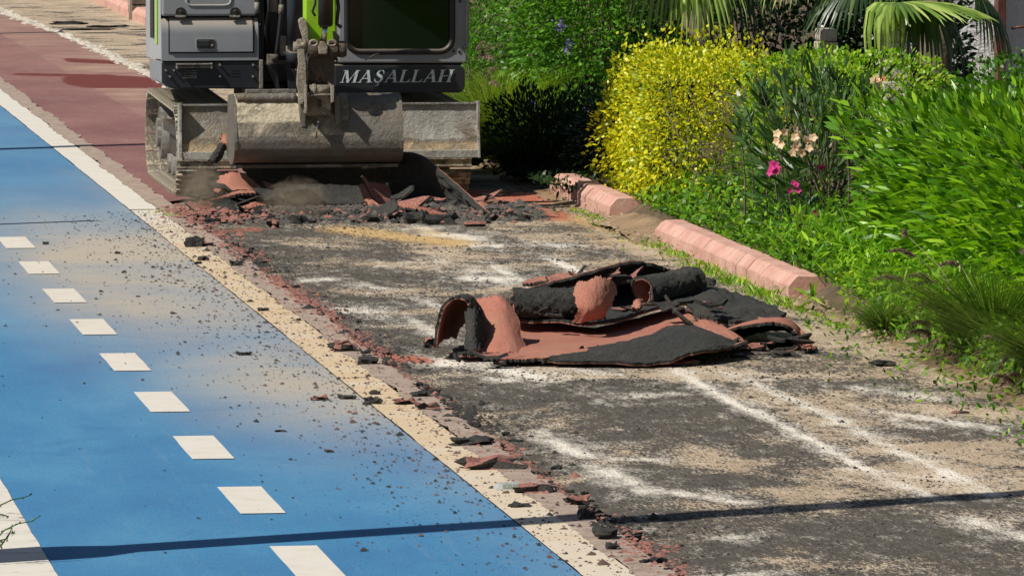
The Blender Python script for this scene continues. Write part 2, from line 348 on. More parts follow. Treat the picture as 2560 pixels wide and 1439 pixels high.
# stripped base
x = np.linspace(XE - .06, XK + .1, 76); y = np.arange(14, 130, .09)
me, Xs, Ys = gridmesh('stripped_base', x, y, lambda x, y: -.018 + .010 * (fbm(x * 6, y * 6) - .5) + .012 * (fbm(x * 1.2, y * .9) - .5))
wh = [([(1694, 914), (1743, 948), (1821, 993), (1915, 1032), (2028, 1091), (2112, 1135), (2186, 1175), (2310, 1222)], .050, .16, .95),
      ([(1870, 940), (1915, 963), (2038, 1012), (2146, 1066), (2259, 1125), (2368, 1170), (2480, 1224)], .050, .15, .9),
      ([(1395, 1100), (1470, 1128)], .07, .28, 1.0), ([(1480, 1135), (1650, 1142)], .06, .07, .8), ([(1490, 1160), (1560, 1185), (1600, 1215)], .07, .25, 1.05),
      ([(1610, 1215), (1740, 1228), (1860, 1247)], .04, .10, 1.0), ([(1340, 1060), (1380, 1085)], .06, .15, .6),
      ([(1110, 898), (1200, 905), (1330, 930)], .12, .3, .95), ([(1340, 905), (1500, 925)], .08, .2, .5), ([(1230, 935), (1270, 940)], .10, .12, .8),
      ([(760, 698), (830, 690)], .06, .2, .75), ([(900, 705), (950, 712)], .05, .2, .8), ([(850, 765), (960, 770)], .07, .25, .85),
      ([(960, 785), (1000, 795)], .05, .2, .8), ([(1030, 790), (1110, 835)], .06, .3, .9), ([(1040, 740), (1100, 760)], .08, .25, .6),
      ([(1100, 652), (1190, 668)], .06, .3, .8), ([(1180, 690), (1290, 690)], .14, .4, .9), ([(1240, 660), (1290, 685)], .05, .3, .9),
      ([(1380, 640), (1440, 668)], .05, .4, 1.05), ([(1080, 575), (1180, 592)], .14, .5, .9), ([(1160, 602), (1240, 606)], .06, .3, .9),
      ([(1320, 600), (1420, 608)], .08, .4, .6), ([(960, 660), (1050, 650)], .08, .3, .5), ([(2150, 960), (2330, 985)], .10, .2, .7), ([(2210, 1022), (2480, 1062)], .06, .15, .85),
      ([(2300, 1180), (2430, 1215)], .05, .1, .6), ([(1800, 1430), (1960, 1418)], .05, .1, .95), ([(1500, 1325), (1620, 1318)], .06, .12, .5),
      ([(1560, 985), (1700, 975)], .12, .2, .6), ([(1830, 925), (1900, 938)], .08, .2, .6), ([(1780, 1335), (1900, 1325)], .06, .1, .5), ([(2430, 1290), (2560, 1330)], .09, .2, .7),
      ([(2150, 1010), (2300, 1060)], .05, .1, .5), ([(1500, 720), (1600, 690)], .1, .4, .4)]
wht = np.zeros_like(Xs)
for p, w_, wy_, s_ in wh: wht = np.maximum(wht, np.maximum(seg(Xs, Ys, p, w_ * .9, wy_, s_), seg(Xs, Ys, p, w_ * 2.4, wy_ * 2.2, s_ * .42)))
wob = fbm(Xs * 5, Ys * 3); wht *= (.30 + 1.6 * wob)
och = np.maximum.reduce([seg(Xs, Ys, [(870, 568), (1000, 585), (1130, 600)], .22, .5, .95), seg(Xs, Ys, [(1060, 570), (1180, 600)], .12, .5, .6),
                         seg(Xs, Ys, [(1500, 590), (1600, 600)], .2, .7, .5), seg(Xs, Ys, [(1420, 540), (1520, 560)], .2, .8, .7)])
red = np.maximum.reduce([seg(Xs, Ys, [(900, 860), (960, 885), (1050, 890)], .10, .30, .9), seg(Xs, Ys, [(860, 835), (900, 850)], .08, .3, .8), seg(Xs, Ys, [(520, 575), (640, 565)], .10, .3, .6),
                         seg(Xs, Ys, [(1270, 520), (1370, 530)], .22, .8, 1.0), seg(Xs, Ys, [(1200, 480), (1330, 490)], .25, .8, .9)])
red = np.maximum(red, np.exp(-((Xs - 4.17) / .06) ** 2) * (.05 + .8 * fbm(Xs * 3, Ys * 2)) * (Ys < 47))
tan = .20 * seg(Xs, Ys, [(1500, 640), (2050, 900), (2600, 1200)], .4, 1.5) + .55 * seg(Xs, Ys, [(1750, 920), (2350, 1200)], .22, .6) + .5 * seg(Xs, Ys, [(1050, 640), (1500, 600)], .5, 1.2)
tan = tan + .9 * np.clip((Xs - 6.55) / .4, 0, 1) - .22 * np.exp(-((Xs - 4.45) / .35) ** 2) + .85 * (Ys > 52) - .15
tan = tan - .45 * seg(Xs, Ys, [(560, 610), (800, 640)], .5, 1.5) - .4 * seg(Xs, Ys, [(1500, 1020), (1700, 1010)], .4, .6) - .35 * seg(Xs, Ys, [(1500, 620), (1650, 620)], .3, .6)
attrs(me, white=wht, ochre=och, red=red, tan=tan)
link('stripped_base', me, M['base'], kind='structure')
# red running surface beyond the digging front, with a torn outer edge
def cutline(Y): return np.interp(Y, [48, 56, 63.5, 70, 77, 84, 100, 130], [5.9, 5.75, 5.65, 5.62, 5.5, 5.25, 4.9, 4.4]) + .10 * (fbm(Y * 3, Y * 0 + 2) - .5)
x = np.linspace(0, 1, 40); y = np.arange(47.3, 130, .12)
me, us, Ys = gridmesh('running_track', x, y, lambda x, y: x * 0)
x0 = XE + .015 * (fbm(Ys * 5, Ys * 0) - .5); Xs = x0 + us * (cutline(Ys) - x0)
front = np.where(Ys < 47.7, (fbm(Xs * 7, Xs * 0 + 1) - .5) * .7, 0)
me.vertices.foreach_set('co', np.stack([Xs, Ys + front, .002 - .02 * (us > .985)], -1).ravel())
wet = np.maximum.reduce([seg(Xs, Ys, [(215, 205), (330, 205), (430, 212)], .22, 1.3, 1.25), seg(Xs, Ys, [(70, 187), (250, 190)], .2, .35, .9), seg(Xs, Ys, [(190, 207), (300, 210)], .12, .4, .8), seg(Xs, Ys, [(180, 152), (260, 155), (300, 158)], .1, .6, .95)])
wet = np.clip((wet * (.65 + .7 * fbm(Xs * 1.2, Ys * 1.1)) - .42) * 9, 0, 1)
attrs(me, wet=wet, dust=np.clip(.35 * (us > .5) + .25 * np.clip((Ys - 60) / 20, 0, 1) + .55 * seg(Xs, Ys, [(250, 170), (340, 160)], .4, 2, 1) + .5 * seg(Xs, Ys, [(340, 232), (440, 230)], .3, 1.5, 1), 0, 1))
link('running_track', me, M['track'], kind='structure')
# planted bed
x = np.concatenate([np.arange(XK + .1, 9, .07), np.arange(9, 40, .6)]); y = np.arange(20, 120, .15)
me, Xs, Ys = gridmesh('planting_bed', x, y, lambda x, y: np.clip((x - XK - .1) * .7, -.02, .10) + .05 * (fbm(x * 5, y * 5) - .5) - .01)
link('planting_bed', me, M['bed'], kind='structure')
# earth apron between base and kerb, where the kerb is missing and where it sinks
x = np.arange(6.82, 7.30, .03); y = np.arange(28, 95, .06)
def apz(x, y):
    h = .11 * (fbm(x * 3, y * 2.2) - .52) + .05 * (fbm(x * 11, y * 9) - .5)
    lump = .11 * np.exp(-((x - 7.0) / .22) ** 2 - ((y - 43.7) / .8) ** 2)
    return np.clip((x - 6.85) * .12, -.02, .03) - .026 + h * np.clip((x - 6.85) * 5, 0, 1) * .55 + lump
me, Xs, Ys = gridmesh('earth_verge', x, y, apz)
link('earth_verge', me, M['soil'], kind='structure')

# ------------------------------------------------------------------ kerbs: each stone a piece
def kerb(name, ys, x0, label, tilt=.0):
    k = empty(name, (x0, ys[0], 0), label=label, category='kerb')
    prof = [(-.112, -.15), (-.112, .070), (-.106, .082), (-.062, .130), (-.052, .135), (.052, .135), (.062, .130), (.106, .082), (.112, .070), (.112, -.15)]
    for a, b in zip(ys[:-1], ys[1:]):
        gap = random.choice([.004, .004, .006, .030]); dx = random.uniform(-.003, .003); dz = random.uniform(-.003, .003); sk = random.uniform(-.006, .006)
        m = MB(); c0, c1 = a + gap / 2, b - gap / 2; vs = []; K = len(prof)
        nseg = max(3, int((c1 - c0) / .04))
        for i in range(nseg + 1):
            t = i / nseg; yy = c0 + (c1 - c0) * t
            for (px, pz) in prof:
                w = noise.fractal(Vector((px * 14, yy * 11, pz * 14)), .8, 2, 4) * .0035 - (.012 * max(0, noise.noise(Vector((x0, yy * 9, px * 5))) - .25) if pz > .06 else 0) - (.008 if t in (0, 1) and pz > .05 else 0)
                vs.append((x0 + px + dx + sk * (t - .5) + w, yy, pz + dz + w))
        fs = [tuple(range(K - 1, -1, -1)), tuple(nseg * K + j for j in range(K))]
        fs = [tuple(reversed(f)) for f in fs]
        for i in range(nseg):
            for j in range(K): fs.append((i * K + j, i * K + (j + 1) % K, (i + 1) * K + (j + 1) % K, (i + 1) * K + j))
        m.add(vs, [f[::-1] for f in fs]); m.build('kerb_stone', M['kerb'], k, 0)
kerb('kerb', [38.0, 38.5, 38.9, 39.35, 39.75, 40.15, 41.0, 41.95, 42.85], 7.09, 'pale red concrete kerb running past the torn up sheet pile')
kerb('kerb', [45.05, 45.6, 46.2, 46.95, 47.9], 7.13, 'short red kerb beside the yellow hedge, half in shadow')
kerb('kerb', [66, 67, 68, 68.7, 69.5, 70.4, 71.2, 72.2, 73, 73.9, 74.8, 75.7, 76.5, 77.4, 78.3, 79.3, 80.5, 82, 84, 86, 88, 90], 6.86, 'distant red kerb behind the excavator at the top left')

# ================================================================== EXCAVATOR
YH = 48.05                                                # front plane of the upper body
ex = empty('excavator', (5.3, 48.8, 0), label='grey and lime tracked excavator with dozer blade digging up the red path', category='excavator')
def sub(p): return p
# --- tracks
def shoe_mesh():
    m = MB(); w = .225
    m.box(-w, w, -.068, .068, 0, .014)
    for gy in (-.056, -.004, .048): m.prism([(gy - .007, .014), (gy + .007, .014), (gy + .004, .034), (gy - .004, .034)], 0, 0) if False else m.box(-w, w, gy - .006, gy + .006, .0145, .034)
    me = m.mesh('shoe'); attrs(me, mud=[0.22] * len(me.vertices)); return me
def shoe_bolt_mesh():
    m = MB()
    for bx in (-.085, .085):
        for by in (-.03, .022): m.tube([(bx, by, -.012), (bx, by, .0)], .011, 6)
    return m.mesh('bolts')
SHOE = shoe_mesh(); SHOE.materials.append(M['shoe'])
def track(xc):
    tr = empty('crawler_track', (xc, 48.8, 0)); tr.parent = ex; tr.matrix_parent_inverse = Matrix.Translation(ex.location).inverted()
    y0, y1, r0, r1 = 47.80, 49.88, .285, .30            # idler and sprocket centres, radii
    zc0, zc1 = .325, .345
    path = []
    def arc(cy, cz, r, a0, a1, k): return [(cy + r * math.cos(a0 + (a1 - a0) * i / k), cz + r * math.sin(a0 + (a1 - a0) * i / k)) for i in range(k + 1)]
    path = arc(y0, zc0, r0, R(90), R(270), 14) + arc(y1, zc1, r1, R(-90), R(90), 14)
    path.append(path[0]); P = [Vector((0, a, b)) for a, b in path]
    Ls = [0]
    for a, b in zip(P[:-1], P[1:]): Ls.append(Ls[-1] + (b - a).length)
    nsh = int(Ls[-1] / .142); 
    for i in range(nsh):
        d = Ls[-1] * (i + .5) / nsh
        k = max(j for j in range(len(Ls)) if Ls[j] <= d); k = min(k, len(P) - 2)
        t = (d - Ls[k]) / (Ls[k + 1] - Ls[k]); p = P[k].lerp(P[k + 1], t); tg = (P[k + 1] - P[k]).normalized()
        nrm = Vector((1, 0, 0)).cross(tg); cen = Vector((0, 48.84, .33))
        if nrm.dot(p - cen) < 0: nrm = -nrm; 
        xa = tg.cross(nrm); mat = Matrix((xa, tg, nrm)).transposed().to_4x4()
        o = bpy.data.objects.new('track_shoe', SHOE); COL.objects.link(o); o.parent = tr
        o.matrix_parent_inverse = Matrix.Translation((xc, 48.8, 0)).inverted()
        o.matrix_basis = Matrix.Translation((xc, p.y, p.z)) @ mat
    def prt(name, m, mat, bev=0):
        o = m.build(name, mat, None, bev); o.parent = tr; o.matrix_parent_inverse = Matrix.Translation((xc, 48.8, 0)).inverted(); return o
    m = MB(); m.box(xc - .085, xc + .085, 47.95, 49.75, .20, .44); m.box(xc - .14, xc + .14, 48.1, 49.6, .38, .46)
    prt('track_frame', m, M['rust'], .012)
    m = MB(); m.tube([(xc - .05, y0, zc0), (xc + .05, y0, zc0)], .235, 24); m.tube([(xc - .09, y0, zc0), (xc + .09, y0, zc0)], .07, 14); prt('idler_wheel', m, M['steel'])
    m = MB(); m.tube([(xc - .14, y1, zc1), (xc + .14, y1, zc1)], .20, 24); m.tube([(xc - .165, y1, zc1), (xc + .165, y1, zc1)], .11, 18)
    for i in range(21):
        a = 2 * math.pi * i / 21; m.tube([(xc - .02, y1 + .25 * math.cos(a), zc1 + .25 * math.sin(a)), (xc + .02, y1 + .25 * math.cos(a), zc1 + .25 * math.sin(a))], .024, 6)
    m.tube([(xc - .018, y1, zc1), (xc + .018, y1, zc1)], .25, 24); prt('drive_sprocket', m, M['steel'])
    for i in range(5):
        yy = 48.15 + i * .35; m = MB(); m.tube([(xc - .11, yy, .13), (xc + .11, yy, .13)], .075, 14); prt('track_roller', m, M['steel'])
    for dx in (-.055, .055):
        m = MB(); q = [(xc + dx, cy, cz) for cy, cz in arc(y0, zc0, r0 - .025, R(90), R(270), 10) + arc(y1, zc1, r1 - .025, R(-90), R(90), 10)]; q.append(q[0]); m.tube(q, .022, 6, False); prt('track_chain', m, M['rust'])
track(4.45); track(6.15)
m = MB(); m.box(4.55, 6.05, 48.25, 49.5, .30, .58); m.tube([(5.3, 48.9, .56), (5.3, 48.9, .78)], .52, 28); m.build('carbody', M['rust'], ex, .015)
# --- dozer blade with push arms
YB = 46.72
bl = empty('dozer_blade', (5.25, YB, 0)); bl.parent = ex; bl.matrix_parent_inverse = Matrix.Translation(ex.location).inverted()
def bpart(name, m, mat, bev=0):
    o = m.build(name, mat, None, bev); o.parent = bl; o.matrix_parent_inverse = Matrix.Translation((5.25, YB, 0)).inverted(); return o
xl = V(455, 330, YB)[0]; xr = V(1195, 330, YB)[0]; zt = V(1100, 263, YB)[2]; zb = V(1100, 391, YB)[2]
prof = []
for i in range(9):
    t = i / 8; prof.append((YB + .075 * (1 - t) + .022 * math.sin(math.pi * t) + .012, zt + (zb - zt) * t))
m = MB(); nx = 40
Pg = [[(xl + (xr - xl) * j / nx, y_ + .004 * noise.noise(Vector((j * .9, z_ * 9, 0))), z_) for j in range(nx + 1)] for (y_, z_) in prof]
m.grid(Pg); m.grid([[(a, b + .028, c) for a, b, c in reversed(r_)] for r_ in Pg], True)
m.add([Pg[0][0], Pg[0][-1], (Pg[0][-1][0], Pg[0][-1][1] + .028, Pg[0][-1][2]), (Pg[0][0][0], Pg[0][0][1] + .028, Pg[0][0][2])], [(0, 1, 2, 3)])
me = m.mesh('blade_plate'); attrs(me, mud=[max(0, min(.55, .55 * (v.co.z < zb + .10) + .25 * (v.co.x < 5))) for v in me.vertices])
o = link('blade_plate', me, M['blade']); o.parent = bl; o.matrix_parent_inverse = Matrix.Translation((5.25, YB, 0)).inverted()
m = MB(); m.box(xl, xr, YB + .002, YB + .03, zb - .012, zb + .045); bpart('cutting_edge', m, M['blade'], .004)
m = MB(); m.box(xl, xr, YB + .07, YB + .125, zt - .002, zt + .014); bpart('top_rail', m, M['steel'], .004)
for xx, sgn in ((xl, -1), (xr, 1)):
    m = MB(); pp = [(YB + .0, zt + .03), (YB + .14, zt + .02), (YB + .15, zb - .01), (YB - .012, zb - .012), (YB + .03, (zt + zb) / 2)]
    k = len(pp); a0, a1 = (xx - .02, xx + .002) if sgn < 0 else (xx - .002, xx + .018)
    m.add([(a0, a, b) for a, b in pp] + [(a1, a, b) for a, b in pp], [tuple(range(k)), tuple(range(2 * k - 1, k - 1, -1))] + [(i, i + k, (i + 1) % k + k, (i + 1) % k) for i in range(k)])
    bpart('end_plate', m, M['blade'], .004)
for xx in (4.78, 5.82):
    m = MB(); m.tube([(xx, YB + .1, .50), (xx, 47.6, .42), (xx, 48.3, .40)], .055, 8); bpart('push_arm', m, M['rust'])
# --- upper body
def part(name, m, mat, bev=0, parent=ex): return m.build(name, mat, parent, bev)
def rr(x0, y0, x1, y1, r, rc=(1, 1, 1, 1), k=6):          # rounded rectangle in photo pixels, corners TL TR BR BL
    pts = []
    for (cx, cy, a0, on) in ((x0 + r, y0 + r, 180, rc[0]), (x1 - r, y0 + r, 270, rc[1]), (x1 - r, y1 - r, 0, rc[2]), (x0 + r, y1 - r, 90, rc[3])):
        if on: pts += [(cx + r * math.cos(R(a0 + 90 * i / k)), cy + r * math.sin(R(a0 + 90 * i / k))) for i in range(k + 1)]
        else: pts.append((cx + (r if a0 in (270, 0) else -r), cy + (r if a0 in (0, 90) else -r)))
    return pts
xL = V(404, 100, YH)[0]; xR = V(1165, 100, YH)[0]
# turntable deck and lower skirts
def hull(z0, z1, inset=0, yf=YH + .04):
    pts = [(xL + .0 + inset, yf), (xL - .01 + inset, yf + .35), (xL + .05 + inset, yf + 1.1)]
    for i in range(9):
        a = R(180 - 180 * i / 8); pts.append((5.3 + (xR - xL) / 2 * .93 * math.cos(a), yf + 1.45 + .75 * math.sin(a)))
    pts += [(xR - .05 - inset, yf + 1.1), (xR - inset, yf + .35), (xR - inset, yf)]
    k = len(pts); m = MB(); m.add([(x_, y_, z0) for x_, y_ in pts] + [(x_, y_, z1) for x_, y_ in pts], [tuple(range(k)), tuple(range(2 * k - 1, k - 1, -1))] + [(i, i + k, (i + 1) % k + k, (i + 1) % k) for i in range(k)]); return m
zs = V(600, 222, YH)[2]; zd = V(600, 152, YH)[2]
part('revolving_deck', hull(zs + .03, zd - .01, .02, YH + .12), M['navy'], .02)
m = MB(); m.pprism([(404, 155), (654, 155), (654, 222), (430, 222), (416, 217), (407, 205), (404, 190)], YH, .18); skirt = part('side_skirt', m, M['navy'], .008)
m = MB(); a = V(404, 190, YH); 
m.add([(xL, YH + .004, zs + .05), (xL, YH + .004, zd), (xL - .055, YH + .42, zd + .005), (xL - .05, YH + .42, zs + .07), (xL + .05, YH + .004, zs + .005)], [(0, 1, 2, 3), (0, 3, 4)]); part('corner_panel', m, M['grey'])
for (px, py) in ((414, 176), (434, 176), (424, 191), (549, 162), (549, 191), (632, 162), (632, 191)):
    p = V(px, py, YH); m = MB(); m.tube([(p[0], YH - .03, p[2]), (p[0], YH, p[2])], .008, 8); m.build('bolt', M['steel'], None); o = bpy.context.scene.objects[-1] if False else None
def childof(par, name, m, mat, bev=0):
    o = m.build(name, mat, None, bev); o.parent = par; o.matrix_parent_inverse = par.matrix_parent_inverse.copy() if par.type == 'EMPTY' else Matrix(); return o
for o in [o for o in COL.objects if o.name.startswith('bolt') and o.parent is None]: o.parent = skirt; 
m = MB(); m.pbox(441, 159, 531, 163, YH - .055, .05); m.pbox(441, 159, 446, 173, YH - .05, .05); m.pbox(527, 158, 532, 172, YH - .05, .05); m.pbox(446, 164, 528, 171, YH - .03, .02); childof(skirt, 'step_rail', m, M['steel'], .003)
m = MB(); m.pbox(458, 174, 494, 196, YH - .004, .003)
mm = MB()
for yy in (176, 182, 188, 194): mm.pbox(459, yy, 493, yy + 2.2, YH - .009, .006)
for xx in range(463, 493, 6): mm.pbox(xx, 188, xx + 3, 194, YH - .012, .004)
g = childof(skirt, 'air_grille', m, M['black']); childof(skirt, 'grille_bar', mm, M['steel'])
for i, yy in enumerate((174, 181, 188)):
    m = MB(); m.pbox(576, yy, 599, yy + 3, YH - .003, .002); childof(skirt, 'vent_slot', m, M['black'])
m = MB(); m.pbox(649, 150, 658, 223, YH - .04, .2); m.pbox(615, 223, 742, 234, YH - .05, .35); part('deck_bracket', m, M['steel'], .004)
# side body wall, seen at a grazing angle, tapering to the rear
zt_ = 1.86
m = MB(); ring = [(xL, YH + .06), (xL - .045, YH + .30), (xL - .06, YH + .55), (xL - .03, YH + 1.0), (xL + .15, YH + 1.7), (xL + .5, YH + 2.15), (5.3, YH + 2.3), (xR - .4, YH + 2.1), (xR - .1, YH + 1.6)]
m.grid([[(a_, b_, z_) for a_, b_ in ring] for z_ in (zd + .01, zd + .25, zd + .5, zt_ - .1)] + [[(a_ + .05 * (5.3 - a_), b_ - .03, zt_) for a_, b_ in ring]]); body = part('body_shell', m, M['greyl'])
m = MB(); m.add([(a_ + .05 * (5.3 - a_), b_ - .03, zt_) for a_, b_ in ring], [tuple(range(len(ring)))]); part('bonnet', m, M['grey'])
m = MB(); m.grid([[(xL - .017 - .004, YH + .14, z_), (xL - .026 - .004, YH + .18, z_)] for z_ in (zd + .12, zd + .3, zd + .5, zt_ - .1)]); part('lime_stripe', m, M['green'])
m = MB(); m.grid([[(xL - .036 - .004, YH + .23, z_), (xL - .05 - .004, YH + .36, z_)] for z_ in (zd + .16, zd + .3, zd + .5, zt_ - .1)]); part('dark_stripe', m, M['navy'])
# tool box with rounded top, lid, latch
def rounded_front(x0, x1, ytop, ybot, Y, dep, rad):
    p0 = V(x0, ytop, Y); p1 = V(x1, ybot, Y); prof = [(Y, p1[2])]
    for i in range(9):
        a = R(90 * i / 8); prof.append((Y + rad * (1 - math.cos(a)), p0[2] - rad + rad * math.sin(a)))
    prof.append((Y + dep, p0[2] + .01)); m = MB(); nx = 2
    rows = [[(p0[0], y_, z_), (p1[0], y_, z_)] for y_, z_ in prof]; m.grid(rows[::-1] if False else [r_ for r_ in rows], True)
    for xx, fl in ((p0[0], 1), (p1[0], 0)):
        pts = [(xx, y_, z_) for y_, z_ in prof] + [(xx, Y + dep, p1[2])]; m.add(pts, [tuple(range(len(pts)))[::(-1 if fl else 1)]])
    return m
m = rounded_front(404, 646, 46, 151, YH - .012, .34, .115); box = part('tool_box', m, M['grey'])
b_ = box.modifiers.new('bevel', 'BEVEL'); b_.width = .02; b_.segments = 3; b_.limit_method = 'ANGLE'; b_.angle_limit = R(60)
m = rounded_front(425, 632, 44, 129, YH - .028, .3, .12); lid = childof(box, 'lid', m, M['grey'])
b_ = lid.modifiers.new('bevel', 'BEVEL'); b_.width = .012; b_.segments = 3; b_.limit_method = 'ANGLE'; b_.angle_limit = R(60)
m = rounded_front(421, 636, 45, 133, YH - .0165, .3, .116); childof(box, 'lid_gap', m, M['black'])
m = MB(); m.pprism(rr(489, 96, 539, 125, 5), YH - .032, .004); latch = childof(box, 'latch', m, M['grey'], .002)
m = MB(); m.pprism(rr(492, 99, 536, 122, 4), YH - .036, .004); childof(box, 'latch_recess', m, M['black'])
m = MB(); m.pbox(497, 102, 524, 117, YH - .040, .004); childof(box, 'latch_paddle', m, M['navy'], .002)
p = V(529, 113, YH); m = MB(); m.tube([(p[0], YH - .042, p[2]), (p[0], YH - .035, p[2])], .010, 12); childof(box, 'lock', m, M['steel'])
# upper cover with hinges and embossed frame
p0 = V(405, 41, YH); p1 = V(641, 0, YH)
m = MB(); m.box(p0[0], p1[0], YH + .0, YH + .4, p0[2], 1.80); cover = part('upper_cover', m, M['grey'], .015)
m = MB()
q = [(465, -30), (466, 6), (471, 12), (480, 14), (560, 14), (571, 12), (577, 6), (578, -30)]
m.tube([(V(a, b, YH)[0], YH - .002, V(a, b, YH)[2]) for a, b in q], .008, 6); childof(cover, 'embossed_rim', m, M['greyl'])
for hx in (452, 588):
    m = MB(); m.pprism([(hx - 13, 40), (hx - 13, 30), (hx - 11, 24), (hx - 6, 20), (hx, 18.5), (hx + 6, 20), (hx + 11, 24), (hx + 13, 30), (hx + 13, 40)], YH - .004, .003); childof(cover, 'hinge_recess', m, M['black'])
    p = V(hx, 31, YH); m = MB(); m.tube([(p[0], YH - .022, p[2]), (p[0], YH - .004, p[2])], .017, 12); m.pbox(hx - 4, 31, hx + 4, 42, YH - .015, .01); childof(cover, 'hinge', m, M['black'], .003)
    m = MB(); m.pbox(hx - 13, 38.5, hx + 13, 44, YH - .03, .03); childof(cover, 'hinge_plate', m, M['steel'], .002)
# bay beside the boom: back wall, bracket, hoses, cylinders
m = MB(); m.box(V(655, 0, YH)[0], V(850, 0, YH)[0], YH + .45, YH + .5, .7, 2.0); part('bay_wall', m, M['black'])
m = MB(); m.pbox(641, -40, 660, 152, YH + .1, .3); m.pbox(641, 60, 652, 150, YH + .02, .1); part('bay_frame', m, M['navy'], .006)
m = MB(); m.pbox(668, 136, 684, 160, YH - .06, .05); m.pbox(722, 140, 745, 225, YH + .02, .12); m.pbox(700, 90, 716, 140, YH + .1, .08); part('boom_bracket', m, M['steel'], .006)
m = MB(); m.pprism([(664, 160), (690, 160), (700, 222), (690, 222)], YH + .0, .03); m.pprism([(715, 165), (738, 150), (738, 222), (722, 222)], YH - .04, .03); part('swing_lug', m, M['navy'], .004)
def hose(pts, r, mat=M['black'], name='hose', par=ex): m = MB(); m.tube([V(a, b, c) for a, b, c in pts], r, 10); return part(name, m, mat)
hose([(706, -120, YH - .05), (703, 30, YH - .06), (698, 80, YH - .07), (692, 130, YH - .05), (690, 150, YH - .02)], .016)
hose([(703, 12, YH - .06), (702, 36, YH - .06)], .02, M['steel'], 'hose_fitting')
hose([(668, -60, YH), (672, 20, YH - .02), (664, 70, YH), (668, 140, YH + .1)], .013)
hose([(641, -40, YH - .04), (645, 10, YH - .04), (643, 36, YH - .02)], .014); hose([(642, 6, YH - .05), (642, 34, YH - .05)], .02, M['steel'], 'hose_fitting')
hose([(684, -60, YH + .1), (682, 30, YH + .1)], .035, M['steel'], 'slew_fitting')
hose([(737, -260, 47.55), (738, 0, 47.7), (739, 128, 47.85)], .062, M['cyl'], 'boom_cylinder')
hose([(739, 120, 47.84), (740, 160, 47.9)], .075, M['navy'], 'cylinder_eye')
p = V(683, 143, YH - .06); m = MB(); m.tube([(p[0] - .02, YH - .08, p[2]), (p[0] + .03, YH - .08, p[2])], .022, 10); part('pin', m, M['steel'])
# cab
YC = YH - .06
m = MB()
outer = [(848, -640), (1166, -640), (1166, 158), (852, 158)]
inner = rr(866, -560, 1132, 131, 34)
def ringface(outer, inner, Y, dep):
    """a plate with a hole, as a strip between two loops resampled alike"""
    def res(pts, n):
        pts = pts + [pts[0]]; L = [0]
        for a, b in zip(pts[:-1], pts[1:]): L.append(L[-1] + math.hypot(b[0] - a[0], b[1] - a[1]))
        out = []
        for i in range(n):
            d = L[-1] * i / n; k = max(j for j in range(len(L) - 1) if L[j] <= d); t = (d - L[k]) / max(1e-9, L[k + 1] - L[k]); out.append((pts[k][0] + (pts[k + 1][0] - pts[k][0]) * t, pts[k][1] + (pts[k + 1][1] - pts[k][1]) * t))
        return out
    cx = sum(p[0] for p in inner) / len(inner); cy = sum(p[1] for p in inner) / len(inner)
    I = inner; O = []
    for (x_, y_) in I:                                    # radial projection onto the outer rectangle
        x0, x1 = min(p[0] for p in outer), max(p[0] for p in outer); y0, y1 = min(p[1] for p in outer), max(p[1] for p in outer)
        dx, dy = x_ - cx, y_ - cy; s = min((x1 - cx) / dx if dx > 0 else (x0 - cx) / dx if dx < 0 else 9e9, (y1 - cy) / dy if dy > 0 else (y0 - cy) / dy if dy < 0 else 9e9)
        O.append((cx + dx * s, cy + dy * s))
    for c in outer:                                       # snap the nearest projected point to each corner
        k = min(range(len(O)), key=lambda i: (O[i][0] - c[0]) ** 2 + (O[i][1] - c[1]) ** 2); O[k] = c
    m = MB(); n_ = len(I); vs = []
    for (pp, yy) in ((O, Y), (I, Y), (I, Y + dep), (O, Y + dep)): vs += [(V(a, b, Y)[0], yy, V(a, b, Y)[2]) for a, b in pp]
    fs = []
    for i in range(n_):
        j = (i + 1) % n_
        for q in range(4): fs.append((q * n_ + i, q * n_ + j, ((q + 1) % 4) * n_ + j, ((q + 1) % 4) * n_ + i))
    m.add(vs, fs); return m
cabf = part('cab_frame', ringface(outer, inner, YC, .07), M['grey'], .012)
gas = ringface(rr(866.5, -559, 1131.5, 130.5, 33.5), rr(877, -548, 1121, 122, 30), YC - .008, .05) if False else None
m = MB(); gp = rr(867, -555, 1131, 130, 33); gp.append(gp[0]); m.tube([(V(a, b, YC)[0], YC + .004, V(a, b, YC)[2]) for a, b in gp], .022, 8, False); childof(cabf, 'window_gasket', m, M['black'])
gp = rr(873, -550, 1125, 125, 30); m = MB(); k = len(gp); m.add([(V(a, b, YC)[0], YC + .03, V(a, b, YC)[2]) for a, b in gp], [tuple(range(k))]); m.add([(V(a, b, YC)[0], YC + .036, V(a, b, YC)[2]) for a, b in gp], [tuple(range(k))[::-1]]); childof(cabf, 'windscreen', m, M['glass'])
c0 = V(848, 158, YC); c1 = V(1166, -640, YC)
m = MB(); m.box(c0[0], c0[0] + .05, YC + .07, YC + 1.5, c0[2], c1[2]); m.box(c1[0] - .05, c1[0], YC + .07, YC + 1.5, c0[2], c0[2] + .35); m.box(c0[0], c1[0], YC + .07, YC + 1.5, c0[2], c0[2] + .04)
m.box(c0[0], c1[0], YC + 1.45, YC + 1.5, c0[2] + .04, c0[2] + .7); m.box(c0[0] - .02, c1[0] + .02, YC - .03, YC + 1.55, c1[2], c1[2] + .06)
for yy in (YC + .07, YC + .75, YC + 1.42): m.box(c1[0] - .05, c1[0], yy, yy + .08, c0[2] + .3, c1[2])
m.box(c0[0] + .05, c0[0] + .1, YC + 1.4, YC + 1.5, c0[2], c1[2]); part('cab_shell', m, M['grey'], .01)
